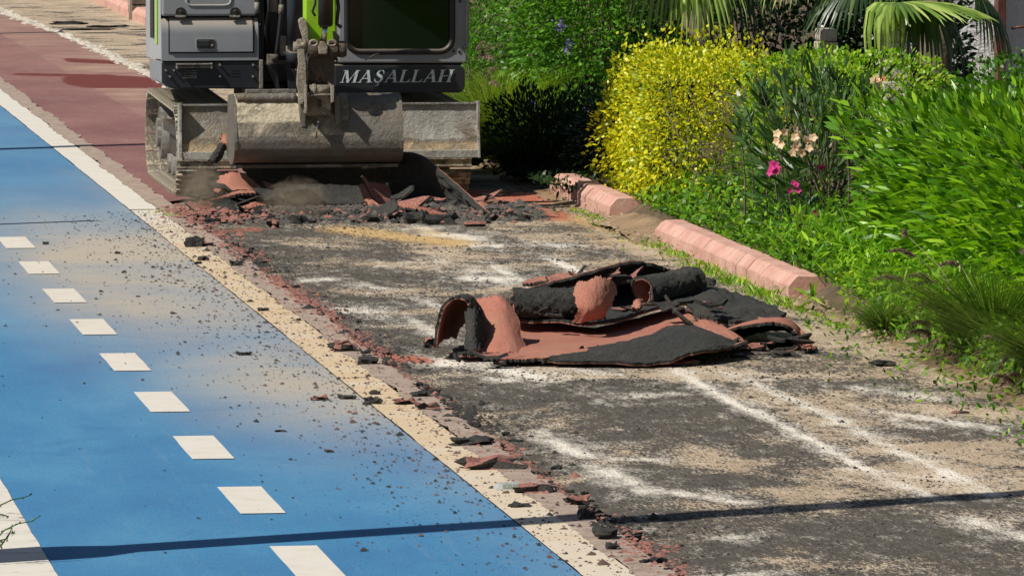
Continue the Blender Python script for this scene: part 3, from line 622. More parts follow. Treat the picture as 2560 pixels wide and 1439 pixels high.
m = MB(); m.box(c0[0] + .28, c0[0] + .72, YC + .75, YC + 1.25, c0[2] + .1, c0[2] + .5); m.box(c0[0] + .28, c0[0] + .72, YC + 1.15, YC + 1.3, c0[2] + .5, c0[2] + 1.05); part('seat', m, M['black'], .05)
for dx in (.24, .70):
    m = MB(); m.tube([(c0[0] + dx, YC + .62, c0[2] + .04), (c0[0] + dx, YC + .6, c0[2] + .42)], .025, 8); m.tube([(c0[0] + dx, YC + .6, c0[2] + .42), (c0[0] + dx, YC + .58, c0[2] + .54)], .03, 8); part('control_lever', m, M['black'])
m = MB(); m.box(c0[0] + .06, c1[0] - .06, YC + .07, YC + 1.44, c0[2] + .041, c0[2] + .05); part('cab_floor', m, M['black'])
m = MB(); hp = [(1158, 118, YC), (1166, 116, YC - .03), (1170, 108, YC - .05), (1170, -300, YC - .05), (1160, -310, YC)]; m.tube([V(*q) for q in hp], .011, 8); part('grab_rail', m, M['grey'])
for q in ((1134, 128), (1148, 130), (1150, 4)):
    p = V(*q, YC); m = MB(); m.tube([(p[0], YC - .006, p[2]), (p[0], YC + .001, p[2])], .011, 10); childof(cabf, 'screw', m, M['black'])
m = MB(); w0 = V(1060, 128, YC - .02); w1 = V(958, 26, YC - .03); m.tube([V(912, 152, YC - .02), V(935, 138, YC - .03), V(950, 134, YC - .03)], .004, 6); part('wiper_stem', m, M['black'])
m = MB(); m.pprism(rr(838, 163, 1162, 232, 17, (0, 1, 1, 0)), YH - .05, .3); cs = part('cab_skirt', m, M['navy'], .006)
m = MB(); m.pbox(850, 160, 1160, 164, YH - .02, .25); childof(cs, 'skirt_gap', m, M['black'])
# the lettering: an italic serif hand-built from strokes
def lettering():
    m = MB(); lay = [0]
    p0 = V(851, 207, YH - .05); sc = (V(851, 176, YH - .05)[2] - p0[2]); px = (V(852, 207, YH - .05)[0] - p0[0])
    def poly(pts, ox):
        lay[0] += 1; yy = YH - .0535 - .00012 * lay[0]
        pts = [(p0[0] + (ox + x_ + .27 * z_) * sc, yy, p0[2] + z_ * sc) for x_, z_ in pts]
        ar = sum(pts[i][0] * pts[(i + 1) % len(pts)][2] - pts[(i + 1) % len(pts)][0] * pts[i][2] for i in range(len(pts)))
        m.add(pts if ar > 0 else pts[::-1], [tuple(range(len(pts)))])
    def st(a, b, w, ox): poly([(a[0] - w / 2, a[1]), (a[0] + w / 2, a[1]), (b[0] + w / 2, b[1]), (b[0] - w / 2, b[1])], ox)
    def bar(x0, x1, z0, z1, ox): poly([(x0, z0), (x1, z0), (x1, z1), (x0, z1)], ox)
    def curve(c, ws, ox):
        k = len(c); Lp = []; Rp = []
        for i in range(k):
            tx = c[min(i + 1, k - 1)][0] - c[max(i - 1, 0)][0]; tz = c[min(i + 1, k - 1)][1] - c[max(i - 1, 0)][1]; l_ = math.hypot(tx, tz); nx_, nz_ = -tz / l_, tx / l_
            Lp.append((c[i][0] + nx_ * ws[i] / 2, c[i][1] + nz_ * ws[i] / 2)); Rp.append((c[i][0] - nx_ * ws[i] / 2, c[i][1] - nz_ * ws[i] / 2))
        for i in range(k - 1): poly([Lp[i], Lp[i + 1], Rp[i + 1], Rp[i]], ox)
    def A(o): st((.06, 0), (.47, 1), .075, o); st((.79, 0), (.44, 1), .21, o); bar(.18, .72, .30, .36, o); bar(-.06, .22, 0, .05, o); bar(.60, .98, 0, .05, o)
    def L(o): st((.16, 0), (.16, 1), .20, o); bar(-.02, .70, 0, .055, o); poly([(.58, .05), (.72, 0), (.76, .30)], o); bar(-.02, .36, .95, 1, o)
    def Hh(o):
        for x_ in (.16, .80): st((x_, 0), (x_, 1), .20, o); bar(x_ - .19, x_ + .19, 0, .05, o); bar(x_ - .19, x_ + .19, .95, 1, o)
        bar(.2, .75, .47, .53, o)
    def Mm(o): st((.10, 0), (.14, 1), .07, o); st((.20, 1), (.52, 0), .20, o); st((.50, 0), (.95, 1), .07, o); st((.98, 0), (.98, 1), .20, o); bar(-.04, .24, 0, .05, o); bar(.80, 1.16, 0, .05, o); bar(-.02, .25, .95, 1, o); bar(.92, 1.16, .95, 1, o)
    def Sc(o):
        c = [(.60, .70), (.58, .85), (.48, .95), (.34, .97), (.20, .90), (.15, .76), (.22, .63), (.38, .53), (.52, .42), (.58, .28), (.52, .12), (.38, .03), (.22, .05), (.10, .15), (.06, .30)]
        curve(c, [.05, .06, .07, .08, .12, .17, .20, .21, .20, .17, .12, .08, .07, .06, .05], o)
        curve([(.34, .0), (.36, -.08), (.44, -.14), (.40, -.24), (.24, -.24)], [.05, .05, .08, .09, .05], o)
    o = 0
    for fn, w in ((Mm, 1.27), (A, 1.03), (Sc, .80), (A, 1.03), (L, .86), (L, .86), (A, 1.03), (Hh, 1.0)): fn(o); o += w * 1.02
    k = (V(1128, 207, YH - .05)[0] - p0[0]) / (o * sc)
    m.v = [(p0[0] + (a - p0[0]) * k if True else a, b, c) for a, b, c in m.v]; return m
childof(cs, 'lettering', lettering(), M['letter'])
# --- boom, dipper arm, cylinders and linkage
YA = 45.85
def beam(pts, w, hts, name, mat, xc, bev=.01):           # side profile swept across w
    m = MB(); P = [Vector((0, a, b)) for a, b in pts]; top = []; bot = []
    for i, p in enumerate(P):
        t = (P[min(i + 1, len(P) - 1)] - P[max(i - 1, 0)]).normalized(); nn = Vector((0, -t.z, t.y)); top.append(p + nn * hts[i] / 2); bot.append(p - nn * hts[i] / 2)
    lp = top + bot[::-1]; k = len(lp); vs = [(xc - w / 2, p.y, p.z) for p in lp] + [(xc + w / 2, p.y, p.z) for p in lp]; n2 = len(P)
    fs = [(i, i + k, (i + 1) % k + k, (i + 1) % k) for i in range(k)]
    for i in range(n2 - 1): fs.append((i, i + 1, k - 2 - i, k - 1 - i)); fs.append((k + i, k + k - 1 - i, k + k - 2 - i, k + i + 1))
    m.add(vs, fs); bm = bmesh.new(); me = m.mesh(name); bm.from_mesh(me); bmesh.ops.recalc_face_normals(bm, faces=bm.faces); bm.to_mesh(me); bm.free()
    o = link(name, me, mat, ex); b = o.modifiers.new('bevel', 'BEVEL'); b.width = bev; b.segments = 2; b.limit_method = 'ANGLE'; b.angle_limit = R(35); return o
xa0 = V(761, 60, YA + .1)[0]; xa1 = V(838, 60, YA + .1)[0]; xA = (xa0 + xa1) / 2
beam([(48.42, 1.55), (48.15, 2.05), (47.6, 2.75), (46.9, 3.15), (YA + .05, 3.2)], .22, [.24, .34, .40, .34, .2], 'boom', M['green'], xA)
beam([(48.5, .9), (48.45, 1.3), (48.42, 1.6)], .24, [.3, .28, .25], 'boom_foot', M['navy'], xA)
zb1 = V(800, 100, YA + .1)[2]
beam([(YA + .07, 3.45), (YA + .09, 3.1), (YA + .11, 2.4), (YA + .12, 1.7), (YA + .12, zb1 - .02)], xa1 - xa0, [.16, .30, .26, .20, .15], 'dipper_arm', M['green'], xA)
hose([(814, -420, YA - .15), (814, -60, YA - .12), (814, 62, YA - .10)], .054, M['black'], 'bucket_cylinder')
hose([(814, 60, YA - .10), (815, 68, YA - .10)], [.05, .045], M['black'], 'cylinder_gland')
hose([(814, 60, YA - .10), (808, 112, YA - .08)], .021, M['chrome'], 'cylinder_rod')
hose([(790, -60, YA - .04), (788, 10, YA - .05), (781, 30, YA - .05), (788, 40, YA - .04)], .009, M['black'], 'hose')
hose([(838, -60, YA - .02), (846, 20, YA - .02), (842, 60, YA - .02), (852, 68, YA)], .014, M['black'], 'hose')
def plate(pts, Y, dep, name='link_plate', mat=None, bev=.006): m = MB(); m.pprism(pts, Y, dep); return part(name, m, mat or M['link'], bev)
plate([(746, 52), (752, 45), (760, 44), (766, 52), (771, 75), (772, 112), (764, 128), (757, 120), (757, 95), (750, 72)], YA - .02, .05)
plate([(741, 108), (744, 99), (754, 98), (759, 108), (764, 150), (766, 170), (767, 235), (757, 262), (747, 262), (746, 225), (742, 215), (744, 175), (747, 160), (744, 130)], YA - .10, .05)
plate([(832, 78), (840, 80), (850, 92), (848, 112), (842, 112), (834, 96)], YA - .05, .04)
plate([(752, 172), (762, 150), (768, 152), (768, 205), (760, 250), (752, 240)], YA - .02, .03)
for q in ((739, 117, 754), (756, 112, 764)):
    p = V(q[0], q[1], YA - .1); p2 = V(q[2], q[1], YA - .1); m = MB(); m.tube([(p[0] - .012, YA - .07, p[2]), (p2[0] + .01, YA - .07, p[2])], .034, 16); part('pin', m, M['link'])
m = MB(); a = V(768, 124, YA - .08); b = V(866, 124, YA - .08); m.tube([(a[0], YA - .07, a[2]), (b[0], YA - .07, a[2])], .052, 16)
m.tube([(V(770, 0, YA)[0], YA - .07, a[2]), (V(792, 0, YA)[0], YA - .07, a[2])], .066, 16); m.tube([(V(819, 0, YA)[0], YA - .07, a[2]), (V(840, 0, YA)[0], YA - .07, a[2])], .064, 16); m.tube([(V(842, 0, YA)[0], YA - .07, a[2]), (V(858, 0, YA)[0], YA - .07, a[2])], .058, 16); part('cross_pin', m, M['rust'], .004)
for hx in (783, 829):
    p = V(hx, 108, YA - .1); m = MB(); 
    ringp = [(p[0] + .027 * math.cos(R(30 * i)), YA - .125, p[2] + .02 * math.sin(R(30 * i))) for i in range(13)]; m.tube(ringp, .010, 6, False); part('lifting_eye', m, M['link'])
m = MB(); m.pprism([(796, 118), (802, 104), (812, 104), (820, 118), (818, 136), (798, 136)], YA - .16, .05); part('rod_clevis', m, M['link'], .006)
m = MB(); m.pprism([(772, 135), (838, 135), (834, 215), (768, 215)], YA - .03, .20); part('bucket_link', m, M['rust'], .01)
m = MB(); p = V(774, 226, YA - .1); p2 = V(822, 226, YA - .1); m.tube([(p[0], YA - .09, p[2]), (p2[0], YA - .09, p[2])], .038, 16); m.tube([(p[0] + .02, YA - .09, p[2]), (p[0] + .045, YA - .09, p[2])], .044, 16); part('pin', m, M['link'])
m = MB(); m.pprism([(765, 240), (828, 238), (828, 288), (766, 290)], YA - .06, .02); m.pprism([(762, 214), (769, 212), (769, 285), (763, 285)], YA - .16, .2); m.pprism([(827, 210), (836, 214), (836, 255), (828, 258)], YA - .16, .2); m.pprism([(768, 236), (830, 234), (830, 239), (768, 241)], YA - .14, .1); br = part('bucket_ear', m, M['link'], .005)
m = MB(); m.pprism(rr(795, 248, 803, 268, 3.5), YA - .066, .005); childof(br, 'slot', m, M['black'])
# --- grading bucket, back to the camera
bk = empty('bucket', (5.1, YA, 0)); bk.parent = ex; bk.matrix_parent_inverse = Matrix.Translation(ex.location).inverted()
def kpart(name, me_or_m, mat, bev=0):
    o = me_or_m.build(name, mat, None, bev) if isinstance(me_or_m, MB) else link(name, me_or_m, mat); o.parent = bk; o.matrix_parent_inverse = Matrix.Translation((5.1, YA, 0)).inverted(); return o
bx0 = V(590, 300, YA)[0]; bx1 = V(1001, 300, YA)[0]
zT = V(800, 236, YA)[2]; zB = V(800, 412, YA - .05)[2]; hB = zT - zB
pr = [(.16, 1.0), (.09, .955), (.045, .86), (.012, .74), (-.02, .60), (-.045, .46), (-.055, .34), (-.045, .22), (-.01, .12), (.05, .05), (.13, .01), (.24, -.03)]
m = MB(); nx = 60
def bump(x_, z_): return .010 * max(0, noise.fractal(Vector((x_ * 6, z_ * 9, 2)), 1, 2, 4)) * (1.5 if x_ < 5.0 and z_ > zB + .28 else .25)
Pg = [[(bx0 + (bx1 - bx0) * j / nx, YA + a - bump(bx0 + (bx1 - bx0) * j / nx, zB + hB * b), zB + hB * b) for j in range(nx + 1)] for a, b in pr]
Pd = np.array(Pg); # densify along the profile
Pd = np.concatenate([np.stack([Pd[i] * (1 - t) + Pd[i + 1] * t for t in np.linspace(0, 1, 5)[:-1]]) for i in range(len(pr) - 1)] + [Pd[-1:]])
for r_ in Pd:
    for p in r_: p[1] -= .008 * max(0, noise.fractal(Vector((p[0] * 11, p[2] * 15, 5)), 1, 2, 4)) * (1.6 if p[0] < 4.98 and p[2] > zB + .27 else .3)
m.grid(Pd); m.grid(np.array([[(a, b + .018, c) for a, b, c in r_[::-1]] for r_ in Pd]))
me = m.mesh('bucket_shell'); attrs(me, mud=[(.75 if v.co.x < 4.98 and v.co.z > zB + .30 else .42 if v.co.z > zB + .2 and v.co.x < 5.3 else .12 if v.co.z > zB + .15 else -.25) + .12 * noise.noise(v.co * 7) for v in me.vertices])
kpart('bucket_shell', me, M['bucket'])
for xx in (bx0 - .016, bx1 - .004):
    m = MB(); pts = [(YA + a - .006, zB + hB * b) for a, b in pr] + [(YA + .52, zB + hB * .08), (YA + .42, zB + hB * .95)]; k = len(pts)
    m.add([(xx, a, b) for a, b in pts] + [(xx + .02, a, b) for a, b in pts], [tuple(range(k)), tuple(range(2 * k - 1, k - 1, -1))] + [(i, (i + 1) % k, (i + 1) % k + k, i + k) for i in range(k)]); kpart('side_plate', m, M['bucket'])
m = MB(); zt2 = V(700, 246, YA)[2]; m.tube([(bx0 + .01 + i * .03, YA + .07 + .004 * math.sin(i * 2.1), zt2 + .003 * math.sin(i * 1.3)) for i in range(15)], [.034 + .003 * math.sin(i * 3.7) for i in range(15)], 14); kpart('torque_tube', m, M['bucket'])
m = MB(); a = V(800, 414, YA - .02); m.box(bx0, bx1, YA + .12, YA + .30, zB - .03, zB - .006); kpart('cutting_edge', m, M['steel'], .004)
m = MB(); m.pprism([(748, 242), (765, 236), (765, 318), (754, 318), (750, 300)], YA - .045, .10); m.pprism([(836, 240), (848, 236), (852, 310), (838, 318)], YA - .045, .10); kpart('bucket_lug', m, M['bucket'], .006)
m = MB(); m.tube([V(795, 306, YA - .09), V(792, 322, YA - .10), V(791, 345, YA - .085)], .007, 8); m.tube([V(793, 305, YA - .09), V(798, 304, YA - .09)], .012, 8); kpart('hook', m, M['chrome'])

# ================================================================== LAMP POSTS beside the path, out of frame; their shadows cross it
def lamp_post(x, y, h, label, thick=.19, thin=.12, hk=1.55):
    o = empty('lamp_post', (x, y, 0), label=label, category='lamp post')
    m = MB(); m.tube([(x, y, -.1), (x, y, hk), (x, y, hk + .22)], [thick, thick, thin], 16); m.build('pole_base', M['pole'], o)
    m = MB(); m.tube([(x, y, hk + .2), (x, y, h)], [thin, thin * .8], 16); m.build('pole', M['pole'], o)
    m = MB(); m.tube([(x, y, h - .05), (x - .5, y, h + .25), (x - 1.1, y, h + .3)], .05, 8); m.build('arm', M['pole'], o)
    m = MB(); m.box(x - 1.7, x - 1.0, y - .14, y + .14, h + .25, h + .35); m.build('lamp_head', M['pole'], o, .03)
ts = math.tan(SUN_DIR)
def on_shadow(px, py, x): g = G(px, py); return g[1] - (g[0] - x) * ts
for i, (px, py, lab) in enumerate(((700, 1345, 'steel lamp post whose shadow crosses the near end of the blue lane'), (180, 367, 'steel lamp post whose shadow crosses the lane behind the excavator'), (180, 80, 'farthest steel lamp post shading the distant red path'))):
    lamp_post(.55, on_shadow(px, py, .55), 8.5, lab, .21 if i == 0 else .14, .125 if i == 0 else .12)
g = G(220, 552); o = empty('sign_post', (.9, g[1] - (g[0] - .9) * ts, 0), label='slim sign post whose shadow tip touches a lane dash', category='sign post')
m = MB(); hh = (g[0] - .9) / math.cos(SUN_DIR) * math.tan(SUN_EL); m.tube([(.9, o.location.y, -.1), (.9, o.location.y, hh)], .05, 10); m.build('post', M['pole'], o)
m = MB(); m.tube([(.9, o.location.y, hh - .02), (.9, o.location.y, hh + .05)], [.055, .03], 10); m.build('cap', M['pole'], o)

# ================================================================== TORN RUBBER SHEETS
def catmull(P, n):
    P = np.asarray(P, float); k = len(P)
    if k == 2: t = np.linspace(0, 1, n)[:, None] if P.ndim == 2 else np.linspace(0, 1, n).reshape(-1, *([1] * (P.ndim - 1))); return P[0] * (1 - t) + P[1] * t
    Q = np.concatenate([[2 * P[0] - P[1]], P, [2 * P[-1] - P[-2]]]); out = []
    for s in np.linspace(0, k - 1, n):
        i = min(int(s), k - 2); t = s - i; a, b, c, d = Q[i], Q[i + 1], Q[i + 2], Q[i + 3]
        out.append(.5 * (2 * b + (c - a) * t + (2 * a - 5 * b + 4 * c - d) * t * t + (3 * b - a - 3 * c + d) * t ** 3))
    return np.array(out)
def resample(Gd, U, Vv):
    """bilinear sample of a fine grid at fractional row Vv, column U"""
    nv, nu = Gd.shape[:2]; u = np.clip(U, 0, 1) * (nu - 1); v = np.clip(Vv, 0, 1) * (nv - 1)
    i = np.minimum(u.astype(int), nu - 2); j = np.minimum(v.astype(int), nv - 2); fu = (u - i)[..., None]; fv = (v - j)[..., None]
    return (Gd[j, i] * (1 - fu) + Gd[j, i + 1] * fu) * (1 - fv) + (Gd[j + 1, i] * (1 - fu) + Gd[j + 1, i + 1] * fu) * fv
def sheet3(name, Gd, front, label, group=None, nu=72, nv=48, rag=.05, tr=.005, tb=.010, seed=0, rough=.009, cat='rubber sheet', crumple=.012, minz=None):
    """two-ply torn sheet from a smooth grid of points; 'front' is the ply on the side of -(du x dv)"""
    s, t = np.meshgrid(np.linspace(0, 1, nu), np.linspace(0, 1, nv)); sd = seed * 3.7 + 1
    e = lambda q, k: rag * (fbm(q * 6 + sd + k * 11, q * 0 + k * 5 + sd, 4) * 1.5 - .3) + rag * 1.3 * (fbm(q * 19 + sd, q * 0 + k * 3., 4) - .45) + rag * .25 * (vn(q * 43 + sd, q * 0 + k) - .5)
    U = s + e(t, 1) * (1 - s) ** 7 - e(t, 2) * s ** 7; Vv = t + e(s, 3) * (1 - t) ** 7 - e(s, 4) * t ** 7
    U = np.clip(U, 0, 1); Vv = np.clip(Vv, 0, 1)
    P = resample(Gd, U, Vv)
    du = np.gradient(P, axis=1); dv = np.gradient(P, axis=0); nr = -np.cross(du, dv); nr /= np.linalg.norm(nr, axis=-1, keepdims=True) + 1e-12
    P = P + nr * (crumple * (fbm(s * 3.5 + sd, t * 3 + sd, 4) - .5) * 1.6)[..., None]
    sgn = 1 if front == 'red' else -1
    if minz is not None: P[..., 2] = np.maximum(P[..., 2], minz)
    def shell(P0, P1, nm, mat, par):
        a = P0.reshape(-1, 3); b = P1.reshape(-1, 3); k = len(a); idx = np.arange(k).reshape(nv, nu)
        q = np.stack([idx[:-1, :-1], idx[1:, :-1], idx[1:, 1:], idx[:-1, 1:]], -1).reshape(-1, 4)
        loop = np.concatenate([idx[0, :-1], idx[:-1, -1], idx[-1, :0:-1], idx[:0:-1, 0]]); l2 = np.roll(loop, -1)
        sd_ = np.stack([loop, l2, l2 + k, loop + k], -1)
        fs = np.concatenate([q, q[:, ::-1] + k, sd_[:, ::-1]]); me = npmesh(nm, np.concatenate([a, b]), fs.ravel(), np.full(len(fs), 4))
        sm = np.ones(len(fs), bool); sm[2 * len(q):] = False; me.polygons.foreach_set('use_smooth', sm)
        return link(nm, me, mat, par)
    c = P.reshape(-1, 3).mean(0); rt = empty(name, (c[0], c[1], P[..., 2].min()), label=label, category=cat, group=group)
    nz = fbm(s * nu * .35 + sd, t * nv * .35, 3); nz2 = fbm(s * nu * .5 + sd * 2, t * nv * .5, 3)
    edge = np.minimum(np.minimum(s, 1 - s), np.minimum(t, 1 - t))
    Ptop = P + nr * (sgn * tr * (.6 + .5 * nz))[..., None]; Pbot = P - nr * (sgn * (tb * .5 + tb * nz2 + rough * nz))[..., None]
    if sgn > 0: shell(Ptop, P, 'red_layer', M['redr'], rt); shell(P - nr * 3e-4, Pbot, 'black_layer', M['blackr'], rt)
    else: shell(P - nr * (-3e-4), Ptop, 'red_layer', M['redr'], rt); shell(Pbot, P, 'black_layer', M['blackr'], rt)
    return rt
def psheet(name, rows, front, label, **k):
    Q = np.array([[V(*p) for p in r] for r in rows]); A = catmull(Q, 40); A = catmull(A.transpose(1, 0, 2), 60).transpose(1, 0, 2)
    return sheet3(name, A, front, label, **k)
def roll(name, p0, p1, rad, turns, label, outer='black', start=0., grow=.25, **k):
    a = V(*p0); b = V(*p1); ax = (b - a) / np.linalg.norm(b - a); e1 = np.cross(ax, [0, 0, 1.]); e1 /= np.linalg.norm(e1); e2 = np.cross(e1, ax)
    th = np.linspace(0, turns * 2 * math.pi, 70) + start; L = np.linspace(0, 1, 20)
    g = np.zeros((70, 20, 3))
    for i, q in enumerate(th):
        r_ = rad * (1 - grow * i / 69) * (1 + .06 * math.sin(3 * q))
        for j, l in enumerate(L): g[i, j] = a + (b - a) * l + r_ * (1 + .08 * math.sin(5 * l + q)) * (e1 * math.cos(q) + e2 * math.sin(q))
    return sheet3(name, g[:, ::-1], outer, label, nu=54, nv=90, **k)
GP = 'torn sheets heaped on the stripped path'
TS = 'torn_rubber_sheet'
psheet(TS, [[(1285, 800, 35.6), (1400, 806, 35.5), (1480, 822, 35.5), (1560, 802, 35.5), (1660, 776, 35.6), (1745, 764, 35.7)],
            [(1255, 838, 35.0), (1400, 838, 35.0), (1500, 842, 35.0), (1600, 832, 35.0), (1700, 815, 35.1), (1800, 800, 35.2)],
            [(1230, 868, 34.5), (1380, 868, 34.4), (1500, 866, 34.4), (1620, 852, 34.5), (1730, 838, 34.6), (1835, 832, 34.7)],
            [(1212, 890, 34.15), (1350, 896, 34.1), (1450, 892, 34.1), (1560, 878, 34.2), (1700, 860, 34.3), (1862, 855, 34.5)]], 'red',
       'large red sheet lying face up across the middle of the pile', group=GP, nu=110, nv=60, rag=.04, seed=1, crumple=.02)
psheet(TS, [[(1250, 752, 36.1), (1400, 745, 36.2), (1560, 730, 36.3), (1680, 722, 36.4), (1760, 728, 36.3)], [(1262, 780, 35.6), (1400, 778, 35.6), (1540, 768, 35.7), (1650, 752, 35.8), (1750, 745, 35.8)], [(1275, 800, 35.15), (1400, 804, 35.05), (1500, 808, 35.0), (1620, 780, 35.2), (1745, 756, 35.5)]], 'black', 'dark sheet beneath the two rolls, overhanging the red sheet', group=GP, nu=90, nv=50, rag=.04, seed=41, crumple=.03)
psheet(TS, [[(1188, 742, 34.95), (1215, 738, 34.85), (1245, 736, 34.75), (1262, 745, 34.75)], [(1190, 790, 34.75), (1230, 784, 34.62), (1265, 784, 34.6), (1295, 792, 34.65)],
            [(1196, 840, 34.6), (1235, 836, 34.45), (1275, 836, 34.42), (1305, 842, 34.5)], [(1205, 892, 34.35), (1245, 890, 34.2), (1290, 886, 34.2), (1325, 884, 34.35)]], 'red',
       'brownish red flap curling upright beside the dark arch of the pile', group=GP, seed=2, rag=.06, crumple=.008)
psheet(TS, [[(1086, 874, 34.4), (1094, 820, 34.4), (1110, 768, 34.4), (1140, 748, 34.4), (1170, 762, 34.4), (1178, 820, 34.4), (1172, 874, 34.4)],
            [(1100, 862, 34.75), (1108, 812, 34.75), (1124, 766, 34.75), (1150, 744, 34.75), (1180, 752, 34.75), (1192, 810, 34.75), (1190, 865, 34.75)],
            [(1116, 852, 35.1), (1126, 820, 35.1), (1140, 780, 35.1), (1168, 762, 35.1), (1192, 766, 35.1), (1204, 805, 35.1), (1204, 852, 35.1)],
            [(1140, 846, 35.35), (1146, 832, 35.35), (1158, 815, 35.35), (1176, 806, 35.35), (1192, 808, 35.35), (1200, 826, 35.35), (1200, 846, 35.35)]], 'red',
       'dark arched curl open to the camera, leftmost in the pile', group=GP, seed=3, rag=.05, nu=50, crumple=.01)
psheet(TS, [[(1165, 770, 34.5), (1182, 765, 34.45), (1200, 770, 34.5)], [(1166, 820, 34.42), (1184, 815, 34.36), (1205, 822, 34.44)], [(1162, 876, 34.36), (1185, 876, 34.3), (1212, 880, 34.34)]], 'black',
       'narrow black upright flap between the arch and the brown flap', group=GP, seed=4, rag=.08)
roll(TS, (1280, 762, 35.2), (1452, 757, 35.15), .082, 1.15, 'black roll lying left of the upright red flap in the pile', seed=5, start=-.6, group=GP, rough=.016, rag=.04)
roll(TS, (1602, 736, 35.65), (1742, 702, 35.85), .085, 1.15, 'black roll tilted up on the right of the pile beside the kerb', seed=6, start=-.4, group=GP, rough=.012, rag=.04)
psheet(TS, [[(1436, 702, 35.1), (1475, 692, 35.08), (1510, 690, 35.1), (1548, 716, 35.2)], [(1432, 740, 34.95), (1470, 735, 34.9), (1505, 737, 34.93), (1540, 748, 35.05)],
            [(1440, 774, 34.88), (1470, 774, 34.84), (1495, 774, 34.86), (1520, 778, 34.95)], [(1425, 804, 34.98), (1455, 806, 34.92), (1485, 804, 34.95), (1512, 798, 35.05)]], 'red',
       'upright red flap with ragged top between the two black rolls', group=GP, seed=7, rag=.08, crumple=.012)
psheet(TS, [[(1262, 748, 35.6), (1330, 716, 35.6), (1420, 694, 35.65), (1510, 668, 35.7), (1585, 652, 35.8), (1640, 660, 35.9), (1690, 684, 36.0)],
            [(1268, 772, 35.85), (1335, 752, 35.9), (1425, 734, 35.95), (1515, 712, 36.0), (1590, 700, 36.1), (1645, 704, 36.2), (1700, 716, 36.3)],
            [(1275, 800, 36.1), (1340, 790, 36.1), (1430, 780, 36.2), (1520, 762, 36.2), (1600, 745, 36.3), (1650, 745, 36.4), (1705, 745, 36.5)]], 'black',
       'long sheet tilted up along the back of the pile, underside dark', group=GP, seed=8, nu=80, rag=.05)
psheet(TS, [[(1320, 700, 36.9), (1380, 688, 37.0), (1440, 680, 37.1)], [(1300, 712, 36.5), (1370, 702, 36.5), (1445, 694, 36.6)]], 'red', 'thin red strip showing behind the back of the pile', group=GP, seed=9, rag=.08)
psheet(TS, [[(1716, 728, 35.95), (1770, 724, 35.95), (1830, 734, 35.9), (1890, 752, 35.85), (1950, 775, 35.7)], [(1708, 765, 35.5), (1770, 762, 35.5), (1830, 770, 35.45), (1900, 780, 35.4), (1965, 792, 35.4)],
            [(1738, 792, 35.2), (1785, 804, 35.1), (1835, 810, 35.05), (1890, 806, 35.1), (1945, 800, 35.2)]], 'black',
       'broad black slab sloping down at the right of the pile', group=GP, seed=10, nu=60, nv=40, rag=.05, crumple=.03, rough=.02)
psheet(TS, [[(1804, 832, 34.7), (1850, 818, 34.7), (1910, 808, 34.7), (1962, 812, 34.7), (1990, 838, 34.7), (1988, 872, 34.7), (1930, 880, 34.7)],
            [(1818, 824, 35.1), (1862, 808, 35.1), (1922, 798, 35.1), (1974, 802, 35.1), (2002, 828, 35.1), (2000, 860, 35.1), (1945, 868, 35.1)],
            [(1850, 838, 35.4), (1880, 828, 35.4), (1930, 822, 35.4), (1970, 824, 35.4), (1990, 836, 35.4), (1990, 850, 35.4), (1945, 854, 35.4)]], 'black',
       'wide black tunnel-shaped curl at the right end of the pile', group=GP, seed=11, nu=60, rag=.04)
psheet(TS, [[(1718, 800, 35.15), (1765, 802, 35.05), (1805, 812, 34.95)], [(1755, 826, 34.75), (1805, 824, 34.72), (1845, 836, 34.65)], [(1800, 852, 34.5), (1840, 850, 34.5), (1868, 858, 34.5)]], 'red',
       'red tongue of sheet slanting down towards the tunnel-shaped curl', group=GP, seed=12, rag=.07)
psheet(TS, [[(1470, 872, 34.2), (1540, 862, 34.22), (1620, 842, 34.3), (1690, 812, 34.5), (1755, 828, 34.45), (1805, 855, 34.4)], [(1440, 888, 34.05), (1520, 884, 34.0), (1610, 870, 34.05), (1700, 850, 34.15), (1780, 852, 34.2), (1845, 866, 34.3)],
            [(1330, 904, 33.93), (1450, 910, 33.9), (1570, 914, 33.85), (1665, 908, 33.85), (1740, 888, 33.9), (1800, 880, 34.1)]], 'black',
       'black underside folded forward along the front of the pile', group=GP, seed=13, nu=80, nv=36, rag=.05, crumple=.015)
psheet(TS, [[(1982, 828, 34.9), (2000, 826, 34.95), (2012, 834, 34.9)], [(1995, 850, 34.7), (2012, 850, 34.7), (2028, 858, 34.68)], [(2004, 872, 34.5), (2022, 872, 34.5), (2042, 874, 34.55)]], 'red', 'pointed red scrap at the far right tip of the pile', group=GP, seed=14, rag=.06)
psheet(TS, [[(1895, 794, 35.1), (1940, 800, 35.0), (1985, 812, 34.95)], [(1890, 800, 34.9), (1938, 806, 34.85), (1984, 818, 34.85)]], 'red', 'narrow red strip lying on top of the tunnel-shaped curl', group=GP, seed=15, rag=.05)
psheet(TS, [[(1585, 752, 35.3), (1600, 748, 35.3), (1612, 752, 35.35)], [(1575, 775, 35.2), (1596, 772, 35.15), (1606, 770, 35.2)]], 'red', 'small red scrap standing in front of the tilted roll', group=GP, seed=16, rag=.1)
psheet(TS, [[(1190, 882, 34.25), (1290, 880, 34.25), (1400, 872, 34.2), (1520, 868, 34.25)], [(1212, 893, 34.0), (1290, 898, 33.98), (1390, 896, 33.96), (1500, 885, 34.05)]], 'red', 'splintered red strip along the lower left front of the pile', group=GP, seed=17, rag=.14, nu=60, nv=16, crumple=.01)
psheet(TS, [[(1660, 672, 36.8), (1720, 690, 36.8), (1790, 705, 36.9)], [(1670, 690, 36.4), (1730, 708, 36.4), (1790, 718, 36.4)]], 'black', 'thin dark strip behind the tilted roll next to the verge', group=GP, seed=18, rag=.12)
